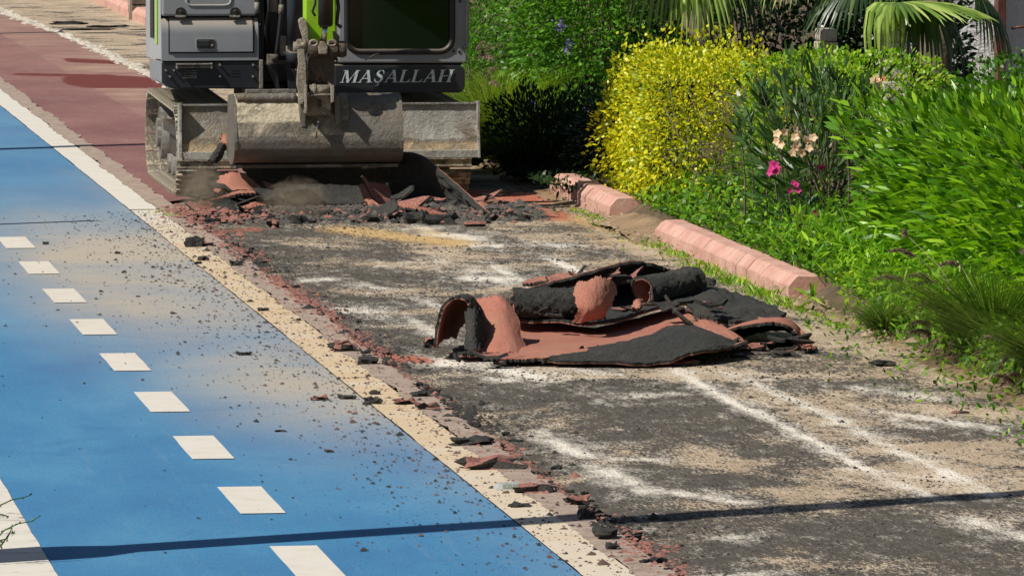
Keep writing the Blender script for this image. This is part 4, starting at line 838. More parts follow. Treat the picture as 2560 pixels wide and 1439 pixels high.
# loose shards lying on and around the heap
def shard(px, py, Y, size, red, label, group, tilt=None, seed=0):
    rs_ = random.Random(seed); c = V(px, py, Y); k = rs_.randrange(7, 12); el = rs_.uniform(1.3, 3.2); pts = []
    for i in range(k):
        a = 6.283 * i / k + rs_.uniform(-.2, .2); r_ = size * rs_.uniform(.45, 1.0); pts.append((r_ * math.cos(a) * el * .6, r_ * math.sin(a) * .6))
    th = rs_.uniform(.008, .016); bend = rs_.uniform(-.5, .9) / max(size, .05)
    zb_ = [(x_, y_, bend * x_ * x_ * .3) for x_, y_ in pts]; vs = zb_ + [(x_ * rs_.uniform(.92, 1), y_ * rs_.uniform(.9, 1), z_ + th) for x_, y_, z_ in zb_]
    cb = len(vs); vs += [(0, 0, 0), (0, 0, th)]
    fs = [(cb, (i + 1) % k, i) for i in range(k)] + [(cb + 1, i + k, (i + 1) % k + k) for i in range(k)] + [(i, (i + 1) % k, (i + 1) % k + k, i + k) for i in range(k)]
    me = bpy.data.meshes.new('shard'); me.from_pydata(vs, [], fs); me.materials.append(M['blackr']); me.materials.append(M['redr2'])  # darker red on shards puts the shade under the bucket into colour
    for i, p in enumerate(me.polygons): p.material_index = 1 if (red and k <= i < 2 * k) else 0
    o = bpy.data.objects.new('rubber_shard', me); COL.objects.link(o); o.location = c; o.rotation_euler = tilt or (rs_.gauss(.1, .45), rs_.gauss(0, .4), rs_.uniform(-.7, .7)); tag(o, label=label, category='rubble', group=group)
srd = random.Random(5)
for i in range(58):                                        # along the skirts and ledges of the pile
    px = srd.uniform(1100, 2020); band = srd.random(); t_ = (px - 1100) / 920
    if band >= .45 and band < .75: px = srd.uniform(1300, 1800); t_ = (px - 1100) / 920
    if band >= .75: px = srd.uniform(1360, 1660); t_ = (px - 1100) / 920
    if band < .45: py = 898 - 45 * max(0, t_ - .55) / .45 + srd.gauss(0, 5); Y = 34.05 + max(0, t_ - .55) * 1.2 + srd.gauss(0, .08)
    elif band < .75: py = 800 - 40 * t_ + srd.gauss(0, 12); Y = 35.15 + srd.gauss(0, .15)
    else: py = 720 - .16 * (px - 1360) + srd.gauss(0, 6); Y = 35.8 + srd.gauss(0, .08)
    shard(px, py, Y, srd.choice([.04, .05, .06, .08, .10]), srd.random() < .55, 'thin torn shard lying loose on the rubber pile', 'loose shards on the pile', None, i)
for i in range(46):
    px = srd.choice([srd.uniform(500, 680), srd.uniform(500, 680), srd.uniform(900, 1240)]); py = srd.uniform(490, 554) if px > 800 else srd.uniform(460, 552); shard(px, py, 45.45 + (552 - py) * .006, srd.choice([.06, .08, .11, .15, .2]), srd.random() < .4, 'thin torn shard tangled in the rubble under the bucket', 'loose shards under the bucket', (srd.gauss(.25, .35), srd.gauss(0, .35), srd.uniform(-.8, .8)), 200 + i)
# sheets prised up under the bucket
GB = 'sheets prised up under the bucket'
psheet(TS, [[(985, 376, 46.15), (1060, 390, 46.0), (1125, 446, 45.8), (1185, 498, 45.55), (1232, 536, 45.35)], [(960, 450, 46.3), (1035, 465, 46.2), (1105, 492, 46.05), (1170, 520, 45.8), (1220, 540, 45.6)], [(930, 515, 46.35), (1010, 520, 46.3), (1080, 528, 46.15), (1140, 535, 46.0), (1205, 546, 45.7)]], 'black',
       'great black slab levered up from bucket corner down to the right', group=GB, seed=20, nu=70, nv=40, rag=.025, crumple=.008, tb=.03, rough=.02)
psheet(TS, [[(600, 412, 46.5), (740, 412, 46.5), (880, 412, 46.5), (1010, 412, 46.5)], [(630, 470, 46.55), (770, 465, 46.55), (880, 465, 46.55), (990, 460, 46.55)], [(660, 522, 46.3), (780, 524, 46.25), (890, 526, 46.25), (985, 528, 46.25)]], 'black', 'wide black sheet added as shade under the bucket', group=GB, seed=34, nu=70, rag=.03, crumple=.02)  # sheet added to darken the opening behind the bucket
psheet(TS, [[(895, 462, 46.1), (935, 455, 46.1), (975, 465, 46.1)], [(908, 495, 45.95), (945, 490, 45.95), (990, 500, 45.95)], [(925, 535, 45.75), (960, 535, 45.75), (1005, 535, 45.75)]], 'red', 'dark red slab standing upright in the shade below the bucket', group=GB, seed=21, rag=.08)
psheet(TS, [[(548, 436, 46.35), (580, 428, 46.3), (620, 440, 46.3), (652, 470, 46.3)], [(535, 468, 46.1), (575, 458, 46.0), (620, 465, 46.0), (655, 490, 46.05)], [(525, 492, 45.9), (575, 480, 45.85), (625, 478, 45.85), (660, 505, 45.9)]], 'red', 'dark red sheet buckled upward beside the dust below the bucket', group=GB, seed=22, rag=.09)
psheet(TS, [[(522, 490, 46.0), (560, 480, 46.0), (600, 474, 46.0), (642, 476, 46.05)], [(520, 502, 45.7), (560, 494, 45.65), (600, 484, 45.65), (645, 482, 45.7)]], 'red', 'sunlit red strip arching just below the buckled sheet', group=GB, seed=23, rag=.08)
psheet(TS, [[(570, 505, 45.9), (610, 495, 45.9), (650, 492, 45.95), (665, 505, 45.95)], [(575, 535, 45.5), (612, 522, 45.5), (655, 515, 45.6), (672, 518, 45.7)]], 'red', 'crumpled red flap right of the leaning grey slab', group=GB, seed=24, rag=.12, crumple=.03)
psheet(TS, [[(535, 502, 45.75), (570, 497, 45.7), (590, 505, 45.75)], [(528, 522, 45.55), (565, 518, 45.5), (600, 522, 45.55)], [(520, 546, 45.35), (560, 545, 45.3), (604, 545, 45.35)]], 'black', 'grey slab leaning towards the camera left of the crumpled red flap', group=GB, seed=25, rag=.06, crumple=.008)
psheet(TS, [[(998, 514, 45.7), (1030, 512, 45.65), (1090, 526, 45.6), (1150, 538, 45.6)], [(1005, 522, 45.3), (1040, 524, 45.2), (1095, 538, 45.15), (1150, 548, 45.2)]], 'red', 'thin orange edged strip in front of the great black slab', group=GB, seed=26, rag=.08, tr=.012)
psheet(TS, [[(1170, 520, 45.7), (1210, 500, 45.8), (1240, 516, 45.8)], [(1130, 550, 45.4), (1190, 548, 45.4), (1235, 540, 45.5)]], 'red', 'dark red shard at the foot of the great black slab', group=GB, seed=27, rag=.12)
psheet(TS, [[(1210, 512, 46.2), (1290, 512, 46.2), (1400, 528, 46.0)], [(1220, 528, 45.6), (1300, 530, 45.5), (1410, 545, 45.3)]], 'red', 'flat red strip lying between the excavator and the short kerb', group=GB, seed=28, rag=.10, nu=60)
psheet(TS, [[(545, 335, 46.5), (570, 334, 46.5), (586, 340, 46.5)], [(550, 352, 46.42), (572, 355, 46.4), (588, 358, 46.42)], [(560, 375, 46.4), (575, 378, 46.38), (590, 382, 46.4)]], 'red', 'dark red scrap caught between bucket and blade', group=GB, seed=29, rag=.14)
psheet(TS, [[(550, 362, 46.4), (558, 358, 46.38), (568, 366, 46.4)], [(535, 384, 46.35), (545, 380, 46.32), (556, 388, 46.35)], [(520, 410, 46.3), (527, 408, 46.28), (538, 412, 46.3)]], 'black', 'black scrap dangling in front of the blade beside the bucket', group=GB, seed=30, rag=.12)
psheet(TS, [[(325, 578, 45.0), (400, 572, 45.2), (470, 570, 45.3), (525, 571, 45.3)], [(318, 584, 44.6), (400, 584, 44.6), (470, 580, 44.8), (525, 577, 45.0)]], 'red', 'long red strip pointing onto the blue lane from the rubble', seed=31, rag=.04, tr=.012, crumple=.006)
psheet(TS, [[(640, 545, 45.6), (760, 540, 45.7), (880, 548, 45.5)], [(650, 556, 45.2), (760, 553, 45.2), (880, 556, 45.1)]], 'black', 'low black ridge of sheet under the middle of the bucket', group=GB, seed=32, rag=.1, nu=60)
psheet(TS, [[(1140, 888, 34.5), (1175, 884, 34.6), (1196, 884, 34.6)], [(1150, 890, 34.3), (1176, 890, 34.3), (1200, 892, 34.3)]], 'black', 'low black scrap under the arched curl', group=GP, seed=33, rag=.1)

# ================================================================== BROKEN PIECES
def chunk_mesh(lx, ly, lz, seed, redtop):
    bm = bmesh.new(); bmesh.ops.create_cube(bm, size=1); bmesh.ops.subdivide_edges(bm, edges=bm.edges[:], cuts=2, use_grid_fill=True)
    for v in bm.verts:
        d = Vector((v.co.x, v.co.y, v.co.z * .8)); q = .75 + .9 * noise.noise(d * 2.2 + Vector((seed, seed * .37, 0))) * .8
        v.co.x *= q * lx; v.co.y *= q * ly; v.co.z = (v.co.z + .5) * lz * (.75 + .6 * (noise.noise(d * 3 + Vector((0, seed, 0))) + .3))
    me = bpy.data.meshes.new('chunk'); bm.to_mesh(me); bm.free(); me.materials.append(M['blackr']); me.materials.append(M['redr2'])
    for p in me.polygons:
        if redtop and p.normal.z > .45: p.material_index = 1
        if redtop == 2: p.material_index = 1
    return me
def chunk(px, py, wpx, hpx, label, red=0, group=None, seed=None, dep=None, rz=0, name='rubber_chunk'):
    g = G(px, py); sc = np.hypot(g[0], g[1]) / F; w = wpx * sc; h_ = hpx * sc
    me = chunk_mesh(w, dep or min(w, .16) * random.uniform(.6, 1.1), max(h_, .008), seed or px * .013 + py * .007, red)
    o = bpy.data.objects.new(name, me); COL.objects.link(o); o.location = (g[0], g[1], -.004 if g[0] < XW else (.002 if g[0] < XE + .03 else -.02)); o.rotation_euler.z = rz
    return tag(o, label=label, category='rubble', group=group)
big = [(611, 887, 42, 9, 'small black bar alone on the blue lane', 0), (797, 999, 48, 12, 'red topped flake on the lane, leftmost of three in a row', 1), (866, 996, 46, 11, 'black flake on the lane, middle of three in a row', 0),
       (928, 1010, 46, 20, 'lumpy black piece straddling lane and cream line', 0), (938, 987, 32, 12, 'oval black flake on the cream line', 0), (920, 912, 55, 18, 'dark lump on torn edge beside the orange smear', 0),
       (860, 879, 80, 18, 'wide black slab at torn edge, left of the orange smear', 1), (850, 864, 40, 12, 'red scrap behind the wide black slab', 1), (1178, 1112, 118, 18, 'long black bar lying across the cream line', 0),
       (1225, 1172, 160, 30, 'long black slab pointing across cream line towards the lane', 1), (1345, 1232, 110, 22, 'red topped slab right of the grey road stud', 1), (1300, 1268, 60, 14, 'dark shard on the cream line below the road stud', 0),
       (1467, 1298, 46, 24, 'blocky red piece lying in the lamp post shadow', 1), (1515, 1348, 62, 28, 'round dark stone-like piece at torn edge near the bottom', 0), (1530, 1375, 36, 18, 'smaller black piece just below the round one', 0),
       (1445, 1262, 60, 20, 'dark clump beside the torn edge above the post shadow', 1), (485, 618, 46, 24, 'black clump at torn edge near the long red strip', 0), (508, 652, 30, 12, 'black flake on cream line, uppermost of two', 0), (496, 661, 20, 8, 'small black flake on cream line, lower of two', 0),
       (590, 666, 40, 14, 'black piece on the torn edge beyond the flakes', 0), (658, 778, 30, 10, 'black sliver on the cream line halfway along', 0), (700, 1078, 30, 6, 'thin black sliver lying on the lane below the dashes', 0), (822, 1130, 22, 10, 'small brown lump alone on the lower lane', 1),
       (1705, 903, 95, 14, 'red edged plank in front of the pile', 1), (1695, 892, 28, 14, 'stub of red plank against the pile', 1), (1880, 868, 90, 14, 'red topped plank at the tunnel-shaped curl', 1), (1960, 882, 70, 12, 'black plank under the right end of the pile', 0), (1850, 884, 50, 8, 'thin black slat under the tunnel-shaped curl', 0),
       (1075, 860, 36, 24, 'loose dark lump left of the arched curl', 1), (1010, 1010, 70, 14, 'red topped flake on the torn edge opposite the white smear', 1), (1065, 1025, 60, 16, 'dark lump on the torn edge opposite the white smear', 1), (1050, 992, 50, 12, 'black bar at the torn edge near the orange smear', 0),
       (2400, 1025, 44, 8, 'brown slab fragment beside the grass on the right', 1), (2210, 905, 60, 14, 'dark lump half buried under the right hand grass', 0), (170, 58, 90, 8, 'far grey plank on the sandy strip at the top left', 0), (270, 66, 110, 6, 'far thin strip near the distant kerb', 0), (228, 72, 150, 5, 'far long strip lying across the sandy strip', 0),
       (115, 611, 16, 8, 'dark bit beside the uppermost full dash', 0), (293, 634, 14, 7, 'dark bit on the dusty lane above the rubble trail', 0), (345, 742, 10, 5, 'tiny dark bit between the second and third dash', 0), (505, 615, 60, 12, 'red flake leaning on the clump at the torn edge', 1),
       (1040, 553, 70, 30, 'brown clod in front of the great black slab', 0), (1100, 556, 90, 26, 'larger dark clod in front of the great black slab', 0), (1190, 560, 60, 12, 'red flake beside the clods', 1), (930, 548, 60, 14, 'grey crumb heap below the bucket', 0)]
for i, (px, py, w_, h_, lab, rd) in enumerate(big): chunk(px, py, w_, h_, lab, rd, None, 3.1 * i + .7)
# mid-size fragments strewn along the torn edge and under the bucket
PROTO = [chunk_mesh(1, .8, .42, 40 + i, 1 if i % 3 == 1 else 0) for i in range(10)]
def scatter_frag(n_, fx, fy, sz, label, group):
    for i in range(n_):
        x_, y_ = fx(), fy(); s_ = sz(); o = bpy.data.objects.new('rubber_fragment', PROTO[random.randrange(10)]); COL.objects.link(o)
        o.location = (x_, y_, (.003 if x_ < XE + .03 else -.02)); o.scale = (s_, s_ * random.uniform(.6, 1.3), s_ * random.uniform(.5, 1.1)); o.rotation_euler.z = random.uniform(0, 6.28); tag(o, label=label, category='rubble', group=group)
scatter_frag(130, lambda: random.gauss(4.17, .075), lambda: random.uniform(25, 45), lambda: random.choice([.022, .026, .03, .04, .055]), 'palm-size red and black fragment strewn along the torn edge', 'fragments along the torn edge')
scatter_frag(110, lambda: random.uniform(4.2, 6.5), lambda: random.gauss(45.6, .35), lambda: random.uniform(.04, .13), 'loose fragment in the rubble row under the bucket', 'fragments under the bucket')
# crumbs nobody could count
def crumbs(name, X, Y, Z, sz, mat, label, flat=.55, tint=None):
    n_ = len(X); o6 = np.array([(1, 0, 0), (-.5, .8, 0), (-.5, -.8, 0), (.1, 0, .9), (.5, -.9, .1)]); th = rng.random(n_) * 6.28
    c, s_ = np.cos(th), np.sin(th); j = .7 + .6 * rng.random((n_, 5, 3)); b = o6[None] * j
    x_ = (b[..., 0] * c[:, None] - b[..., 1] * s_[:, None]) * sz[:, None]; y_ = (b[..., 0] * s_[:, None] + b[..., 1] * c[:, None]) * sz[:, None]; z_ = b[..., 2] * sz[:, None] * flat * 1.2
    v = np.stack([X[:, None] + x_, Y[:, None] + y_, Z[:, None] + z_], -1).reshape(-1, 3)
    t = np.array([(0, 1, 3), (1, 2, 3), (2, 4, 3), (4, 0, 3)]); f = (t[None] + (np.arange(n_) * 5)[:, None, None]).reshape(-1, 3)
    me = npmesh(name, v, f.ravel(), np.full(len(f), 3)); return link(name, me, mat, label=label, category='crumbs', kind='stuff')
def ex_(n_, sc): return rng.exponential(sc, n_)
n_ = 3800; X = 4.05 - ex_(n_, .40); Y = 24.5 + 21.5 * rng.random(n_) ** .8; k = (X > 1.8) & (rng.random(n_) < np.where(X < 3.3, .55 + .45 * np.exp(-((Y - 40) / 6) ** 2), 1)); X, Y = X[k], Y[k]
crumbs('black_crumbs', X, Y, X * 0 + .003, np.exp(rng.normal(math.log(.0056), .5, len(X))), M['blackr'], 'black rubber crumbs peppered over the blue lane and cream line')
n_ = 2600; X = 4.08 - ex_(n_, .22); Y = 24.5 + 21.5 * rng.random(n_); k = X > 2.4; X, Y = X[k], Y[k]
crumbs('red_crumbs', X, Y, X * 0 + .003, np.exp(rng.normal(math.log(.0068), .45, len(X))), M['brownr'], 'red rubber crumbs peppered over the cream line')
n_ = 5200; X = rng.normal(4.17, .06, n_); Y = 24.5 + 22 * rng.random(n_); k = rng.random(n_) < np.clip((fbm(Y * .9, Y * 0 + 7) - .36) * 3.2, .06, 1); X, Y = X[k], Y[k]; n_ = len(X)
crumbs('red_crumbs', X, Y, np.where(X < XE + .05, .006, -.018), np.exp(rng.normal(math.log(.0095), .5, n_)), M['redr2'], 'red rubber crumbs heaped along the torn edge')
n_ = 4200; X = rng.normal(4.19, .08, n_); Y = 24.5 + 22 * rng.random(n_); k = rng.random(n_) < np.clip((fbm(Y * .9, Y * 0 + 31) - .36) * 3.2, .06, 1); X, Y = X[k], Y[k]; n_ = len(X)
crumbs('black_crumbs', X, Y, np.where(X < XE + .05, .006, -.018), np.exp(rng.normal(math.log(.010), .5, n_)), M['blackr'], 'black rubber crumbs heaped along the torn edge')
n_ = 26000; X = 4.2 + 2.8 * rng.random(n_); Y = 24 + 22.5 * rng.random(n_) ** 1.1; k = fbm(X * 1.3, Y * .9) + .25 * rng.random(n_) > .52; X, Y = X[k], Y[k]
crumbs('tar_crumbs', X, Y, X * 0 - .02, np.exp(rng.normal(math.log(.0065), .4, len(X))), M['blackr'], 'dark tar crumbs clinging to the stripped base')
n_ = 9000; X = rng.uniform(4.2, 6.6, n_); Y = rng.normal(45.55, .22, n_); 
crumbs('rubble_crumbs', X, Y, -.02 + .07 * rng.random(n_) * np.exp(-((Y - 45.7) / .3) ** 2), np.exp(rng.normal(math.log(.016), .45, n_)), M['rubble'], 'grey black rubble ridge in front of the bucket')
n_ = 1300; X = np.where(rng.random(1300) < .6, rng.normal(4.3, .15, 1300), rng.uniform(4.2, 6.6, 1300)); Y = rng.normal(45.6, .3, n_)
crumbs('rubble_crumbs', X, Y, -.02 + .07 * rng.random(n_), np.exp(rng.normal(math.log(.016), .45, n_)), M['redr2'], 'red crumbs mixed into the rubble ridge')
n_ = 1500; Y = rng.uniform(62, 90, n_); X = cutline(Y) + rng.normal(.02, .05, n_)
crumbs('stone_crumbs', X, Y, X * 0 - .01, np.exp(rng.normal(math.log(.035), .4, n_)), M['stone'], 'pale crumbled edge along the far red path', .4)
n_ = 1200; X = rng.normal(6.98, .10, n_); Y = np.where(rng.random(n_) < .5, rng.normal(43.7, .5, n_), rng.uniform(34, 47, n_))
crumbs('stone_crumbs', X, Y, X * 0 + .01 + .03 * rng.random(n_), np.exp(rng.normal(math.log(.011), .5, n_)), M['sandst'], 'sandy pebbles spilling by the gap in the kerb', .6)
# road stud
g = G(1268, 1223); rs = empty('road_stud', tuple(g), label='grey plastic road stud with reflector on the cream line', category='road stud')
m = MB(); w2, d2, hz = .062, .05, .030
m.add([(g[0] - w2, g[1] - d2, .004), (g[0] + w2, g[1] - d2, .004), (g[0] + w2, g[1] + d2, .004), (g[0] - w2, g[1] + d2, .004), (g[0] - w2 * .66, g[1] - d2 * .5, hz), (g[0] + w2 * .78, g[1] - d2 * .5, hz), (g[0] + w2 * .78, g[1] + d2 * .5, hz), (g[0] - w2 * .66, g[1] + d2 * .5, hz)],
      [(0, 3, 2, 1), (4, 5, 6, 7), (0, 1, 5, 4), (1, 2, 6, 5), (2, 3, 7, 6), (3, 0, 4, 7)]); m.build('stud_body', M['stud'], rs, .004)
m = MB(); q = lambda a, t: (g[0] + a * w2, g[1] - d2 + t * d2 * .5 - .0015, .004 + t * (hz - .004) + .0012)
m.add([q(-.42, .25), q(.72, .25), q(.66, .85), q(-.38, .85)], [(0, 1, 2, 3)]); m.build('reflector', M['lens'], rs)
for t_ in (-.1, .28):
    m = MB(); m.add([q(t_, .24), q(t_ + .05, .24), q(t_ + .05, .87), q(t_, .87)], [(0, 1, 2, 3)]); m.v = [(a, b - .001, c + .001) for a, b, c in m.v]; m.build('lens_rib', M['stud'], rs)

# ================================================================== PLANTS
def leafmesh(name, P, D, Nn, L, Wd, mat, parent=None, droop=.15, tint=None, seg3=False, **k):
    n_ = len(P); D = D / (np.linalg.norm(D, axis=1, keepdims=True) + 1e-9); Sd = np.cross(D, Nn); Sd /= np.linalg.norm(Sd, axis=1, keepdims=True) + 1e-9; U = np.cross(Sd, D)
    st = np.array([0, .32, .68, 1.0]); hw = np.array([.06, .5, .40, 0]); v = []
    for t, w in zip(st, hw):
        c = P + D * (L * t)[:, None] + np.array([0, 0, -1.]) * (L * droop * t * t)[:, None]
        if w == 0: v.append(c)
        else: v.append(c - Sd * (Wd * w)[:, None] + U * (Wd * .12)[:, None]); v.append(c + Sd * (Wd * w)[:, None] + U * (Wd * .12)[:, None])
    v = np.stack(v, 1).reshape(-1, 3); b = (np.arange(n_) * 7)[:, None]
    q = np.concatenate([b + np.array([[0, 1, 3, 2]]), b + np.array([[2, 3, 5, 4]])], 1).reshape(-1, 4); t3 = (b + np.array([[4, 5, 6]])).reshape(-1, 3)
    me = npmesh(name, v, np.concatenate([q.ravel(), t3.ravel()]), np.concatenate([np.full(len(q), 4), np.full(len(t3), 3)]), True)
    tint = rng.random(n_) if tint is None else tint; attrs(me, tint=np.repeat(np.clip(tint, 0, 1), 7))
    return link(name, me, mat, parent, **k)
def rdir(n_): d = rng.normal(size=(n_, 3)); return d / np.linalg.norm(d, axis=1, keepdims=True)
def blob(n_, c, r, shell=.35, flat=2.6, lump=.22, seed=0., clip=0.0):
    """points in an uneven rounded-box crown, most of them near its skin; returns points, outward normals, depth below skin"""
    d = rdir(n_ * 2); p = np.abs(d) ** flat; sc = p.sum(1) ** (-1 / flat); d2 = d * sc[:, None]
    lm = np.array([noise.fractal(Vector(q) * 2.2 + Vector((seed, seed * 2, 0)), 1, 2, 3) for q in d]) * lump
    inn = 1 - shell * rng.random(n_ * 2) ** 1.6; q = d2 * (1 + lm)[:, None] * inn[:, None]
    P = np.asarray(c) + q * np.asarray(r); nr = d2 ** 3 / np.asarray(r) if False else d * .6 + np.sign(d) * np.abs(d2) ** 3 * .6
    k = P[:, 2] > clip; P, nr, inn = P[k][:n_], nr[k][:n_], inn[k][:n_]; return P, nr / np.linalg.norm(nr, axis=1, keepdims=True), inn
def stems(name, base, tops, r0, mat, parent, bend=.1, nseg=5):
    m = MB()
    for t in tops:
        b = Vector(base) + Vector((random.gauss(0, .05), random.gauss(0, .05), 0)); t = Vector(t); mid = [b.lerp(t, i / nseg) + Vector((random.gauss(0, bend), random.gauss(0, bend), 0)) * (.5 if 0 < i < nseg else 0) * .5 for i in range(nseg + 1)]
        m.tube(mid, [r0 * (1 - .75 * i / nseg) for i in range(nseg + 1)], 5, False)
    return m.build(name, mat, parent)
def shrub(name, label, c, r, n_, mat, L, Wd, cat='shrub', group=None, tint=(.15, .55), up=.35, rnd=.7, shell=.4, lump=.22, seed=0., droop=.15, clip=.03, nst=10, flat=2.6, lean=(0, 0, 0), clump=.05):
    o = empty(name, (c[0], c[1], 0.02), label=label, category=cat, group=group)
    P, nr, inn = blob(n_, c, r, shell, flat, lump, seed, clip)
    cl = np.array([noise.fractal(Vector(q) * 5.5 + Vector((seed, 0, 0)), 1, 2, 2) for q in P]); P = P + nr * (clump * np.clip(cl, -1.2, 1.0))[:, None]; P[:, 2] = np.maximum(P[:, 2], clip)
    D = nr + rdir(len(P)) * rnd + np.array([0, 0, up]) + np.array(lean); Nn = nr * .6 + rdir(len(P)) * .6 + np.array([0, 0, .5])
    tn = tint[0] + tint[1] * rng.random(len(P)) + .3 * (fbm(P[:, 0] * 4 + P[:, 1] * 3, P[:, 2] * 4) - .5) * 2
    leafmesh('crown', P, D, Nn, L * rng.uniform(.5, 1.3, len(P)), Wd * rng.uniform(.6, 1.25, len(P)), mat, o, droop, tn)
    ti = rng.integers(0, len(P), nst); stems('trunk', (c[0], c[1], 0), [tuple(P[i] * .92 + np.array(c) * .08) for i in ti], .014, M['bark'], o)
    return o
# golden clipped hedge
gh = shrub('golden_hedge', 'clipped golden yellow hedge in the middle, behind the short kerb', (7.74, 45.9, .56), (.49, 1.25, .53), 19000, M['lf_gold'], .036, .021, 'hedge', tint=(.15, .6), lump=.09, seed=3, shell=.35, flat=14, rnd=.9, clip=.08, nst=40)
P = np.stack([rng.uniform(7.3, 8.2, 420), rng.uniform(44.8, 47.1, 420), 1.10 + .16 * rng.random(420) ** 2], -1); leafmesh('loose_shoots', P, rdir(420) * .6 + [0, 0, .8], rdir(420) + [0, -.5, .3], .036 * rng.uniform(.7, 1.2, 420), np.full(420, .02), M['lf_gold'], gh, .1, .1 + .6 * rng.random(420), kind='stuff')
P, nr, inn = blob(900, (7.33, 46.6, .45), (.22, .8, .42), .9, 2.2, .35, 9, .05)
leafmesh('loose_shoots', P, nr + rdir(len(P)) * .8 + [0, 0, .3], rdir(len(P)) + [0, 0, .6], .038 * rng.uniform(.7, 1.3, len(P)), .02 * rng.uniform(.7, 1.2, len(P)), M['lf_gold'], gh, .15, .35 + .5 * rng.random(len(P)))
tw = MB()
for i in range(260):
    a = V(1815 + random.gauss(0, 45), 400 + random.gauss(0, 100), 44.3 + random.gauss(0, .25)); d = Vector((random.gauss(.05, .12), random.gauss(-.03, .05), random.gauss(-.02, .08))); tw.tube([Vector(a), Vector(a) + d * .5 + Vector((0, 0, random.gauss(0, .01))), Vector(a) + d], .003, 4, False)
tw.build('bare_twigs', M['bark'], gh, kind='stuff')
# green flowering shrub behind the excavator's cab
gs = shrub('green_shrub', 'tall bright green shrub with tiny violet flowers right of the cab', (8.10, 52.4, 1.05), (.84, 1.2, 1.1), 27000, M['lf_green'], .048, .027, lump=.40, seed=5, shell=.6, tint=(.05, .75), clump=.12, flat=2.4, nst=40)
shrub('green_shrub', 'loose pale weedy shrub right beside the cab handrail', (7.35, 55.0, .7), (.34, .9, .85), 3200, M['lf_green'], .06, .016, lump=.5, seed=6, shell=.9, up=.8)
shrub('green_shrub', 'big shady green shrub far behind the cab and grass', (8.3, 58.5, 1.1), (1.15, 1.6, 1.3), 12000, M['lf_green'], .06, .034, lump=.35, seed=66, shell=.5, tint=(-.2, .7), clump=.14)
for (px, py) in ((1398, 68), (1420, 118), (1467, 262), (1333, 267)):
    c = V(px, py, 51.1); k = 26; P = c + rng.normal(size=(k, 3)) * [.022, .02, .03]; leafmesh('violet_flower', P, rdir(k), rdir(k), np.full(k, .03), np.full(k, .018), M['pet_violet'], gs, .1, kind='stuff')
shrub('shaded_shrub', 'dark shaded shrub between the grass clump and the yellow hedge', (7.75, 48.6, .36), (.5, 1.0, .42), 6000, M['lf_shade'], .05, .022, lump=.35, seed=8, shell=.8)
shrub('shaded_shrub', 'shade-coloured leafy shrub at the back behind the first palm', (9.2, 51.8, 1.1), (1.0, 1.2, 1.2), 11000, M['lf_shade'], .07, .036, lump=.3, seed=11, shell=.5)
shrub('shaded_shrub', 'shade-coloured leafy shrub at the back between the two palms', (10.35, 51.5, .95), (.5, 1.0, 1.1), 8000, M['lf_shade'], .07, .036, lump=.3, seed=13, shell=.6)
# low clipped hedge running behind the oleanders
shrub('low_hedge', 'low yellow green hedge behind the oleander flowers', (8.55, 44.4, .60), (.72, .62, .56), 9000, M['lf_cover'], .042, .022, 'hedge', tint=(.45, .55), lump=.14, seed=17, shell=.35, flat=4, nst=20)
shrub('low_hedge', 'low dark green hedge along the top right edge', (9.75, 43.2, .60), (.75, .7, .58), 9000, M['lf_green'], .042, .022, 'hedge', tint=(.05, .6), lump=.14, seed=19, shell=.35, flat=4, nst=20)
# oleanders
def oleander(label, c, r, n_, mat, L=.125, Wd=.018, seed=0., lean=(0, 0, 0), up=.5, parts=0, group=None, rnd=.5, **k):
    o = shrub('oleander', label, c, r, n_, mat, L, Wd, 'oleander', group, seed=seed, up=up, rnd=rnd, droop=.12, lean=lean, **k)
    return o
ol = oleander('large dense green oleander mass filling the right edge', (8.6, 35.8, .58), (1.2, 2.95, .62), 25000, M['lf_ole'], .115, .025, 21, (-.3, -.15, .1), .5, tint=(.05, .8), lump=.10, shell=.24, flat=7, nst=60, rnd=.8, clump=.085)
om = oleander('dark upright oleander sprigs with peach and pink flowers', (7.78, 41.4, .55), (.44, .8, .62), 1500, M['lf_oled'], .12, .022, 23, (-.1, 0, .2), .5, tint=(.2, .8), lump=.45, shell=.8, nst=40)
# upright leaf whorls on the flowering oleander
def whorl(px, py, Y, k, L, par, mat, spread=.7):
    c = V(px, py, Y); d = rdir(k) * spread + [0, -.1, 1.0]; P = c + np.stack([rng.normal(0, .012, k), rng.normal(0, .012, k), -rng.random(k) * .16], -1)
    leafmesh('leaf_whorl', P, d, rdir(k) + [0, -1, .3], L * rng.uniform(.7, 1.15, k), np.full(k, .019), mat, par, .08, rng.random(k))
    m = MB(); b = Vector((c[0] + .05, c[1] + .1, 0.05)); m.tube([Vector(c), Vector(c).lerp(b, .5) + Vector((.02, 0, 0)), b], [.004, .007, .01], 5, False); m.build('stem', M['bark'], par)
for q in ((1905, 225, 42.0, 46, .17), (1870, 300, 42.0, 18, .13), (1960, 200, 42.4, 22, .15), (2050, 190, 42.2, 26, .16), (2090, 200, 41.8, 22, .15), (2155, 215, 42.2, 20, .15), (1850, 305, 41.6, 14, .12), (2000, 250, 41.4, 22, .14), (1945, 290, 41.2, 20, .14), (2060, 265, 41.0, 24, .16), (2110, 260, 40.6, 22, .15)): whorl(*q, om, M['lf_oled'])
for q in ((1990, 420, 40.6, 18, .13), (2010, 470, 40.4, 18, .13), (1970, 460, 40.5, 14, .12), (1930, 380, 41, 16, .12), (1955, 520, 40.4, 14, .12), (2020, 540, 40.0, 16, .13)): whorl(*q, om, M['lf_oled'], 1.0)
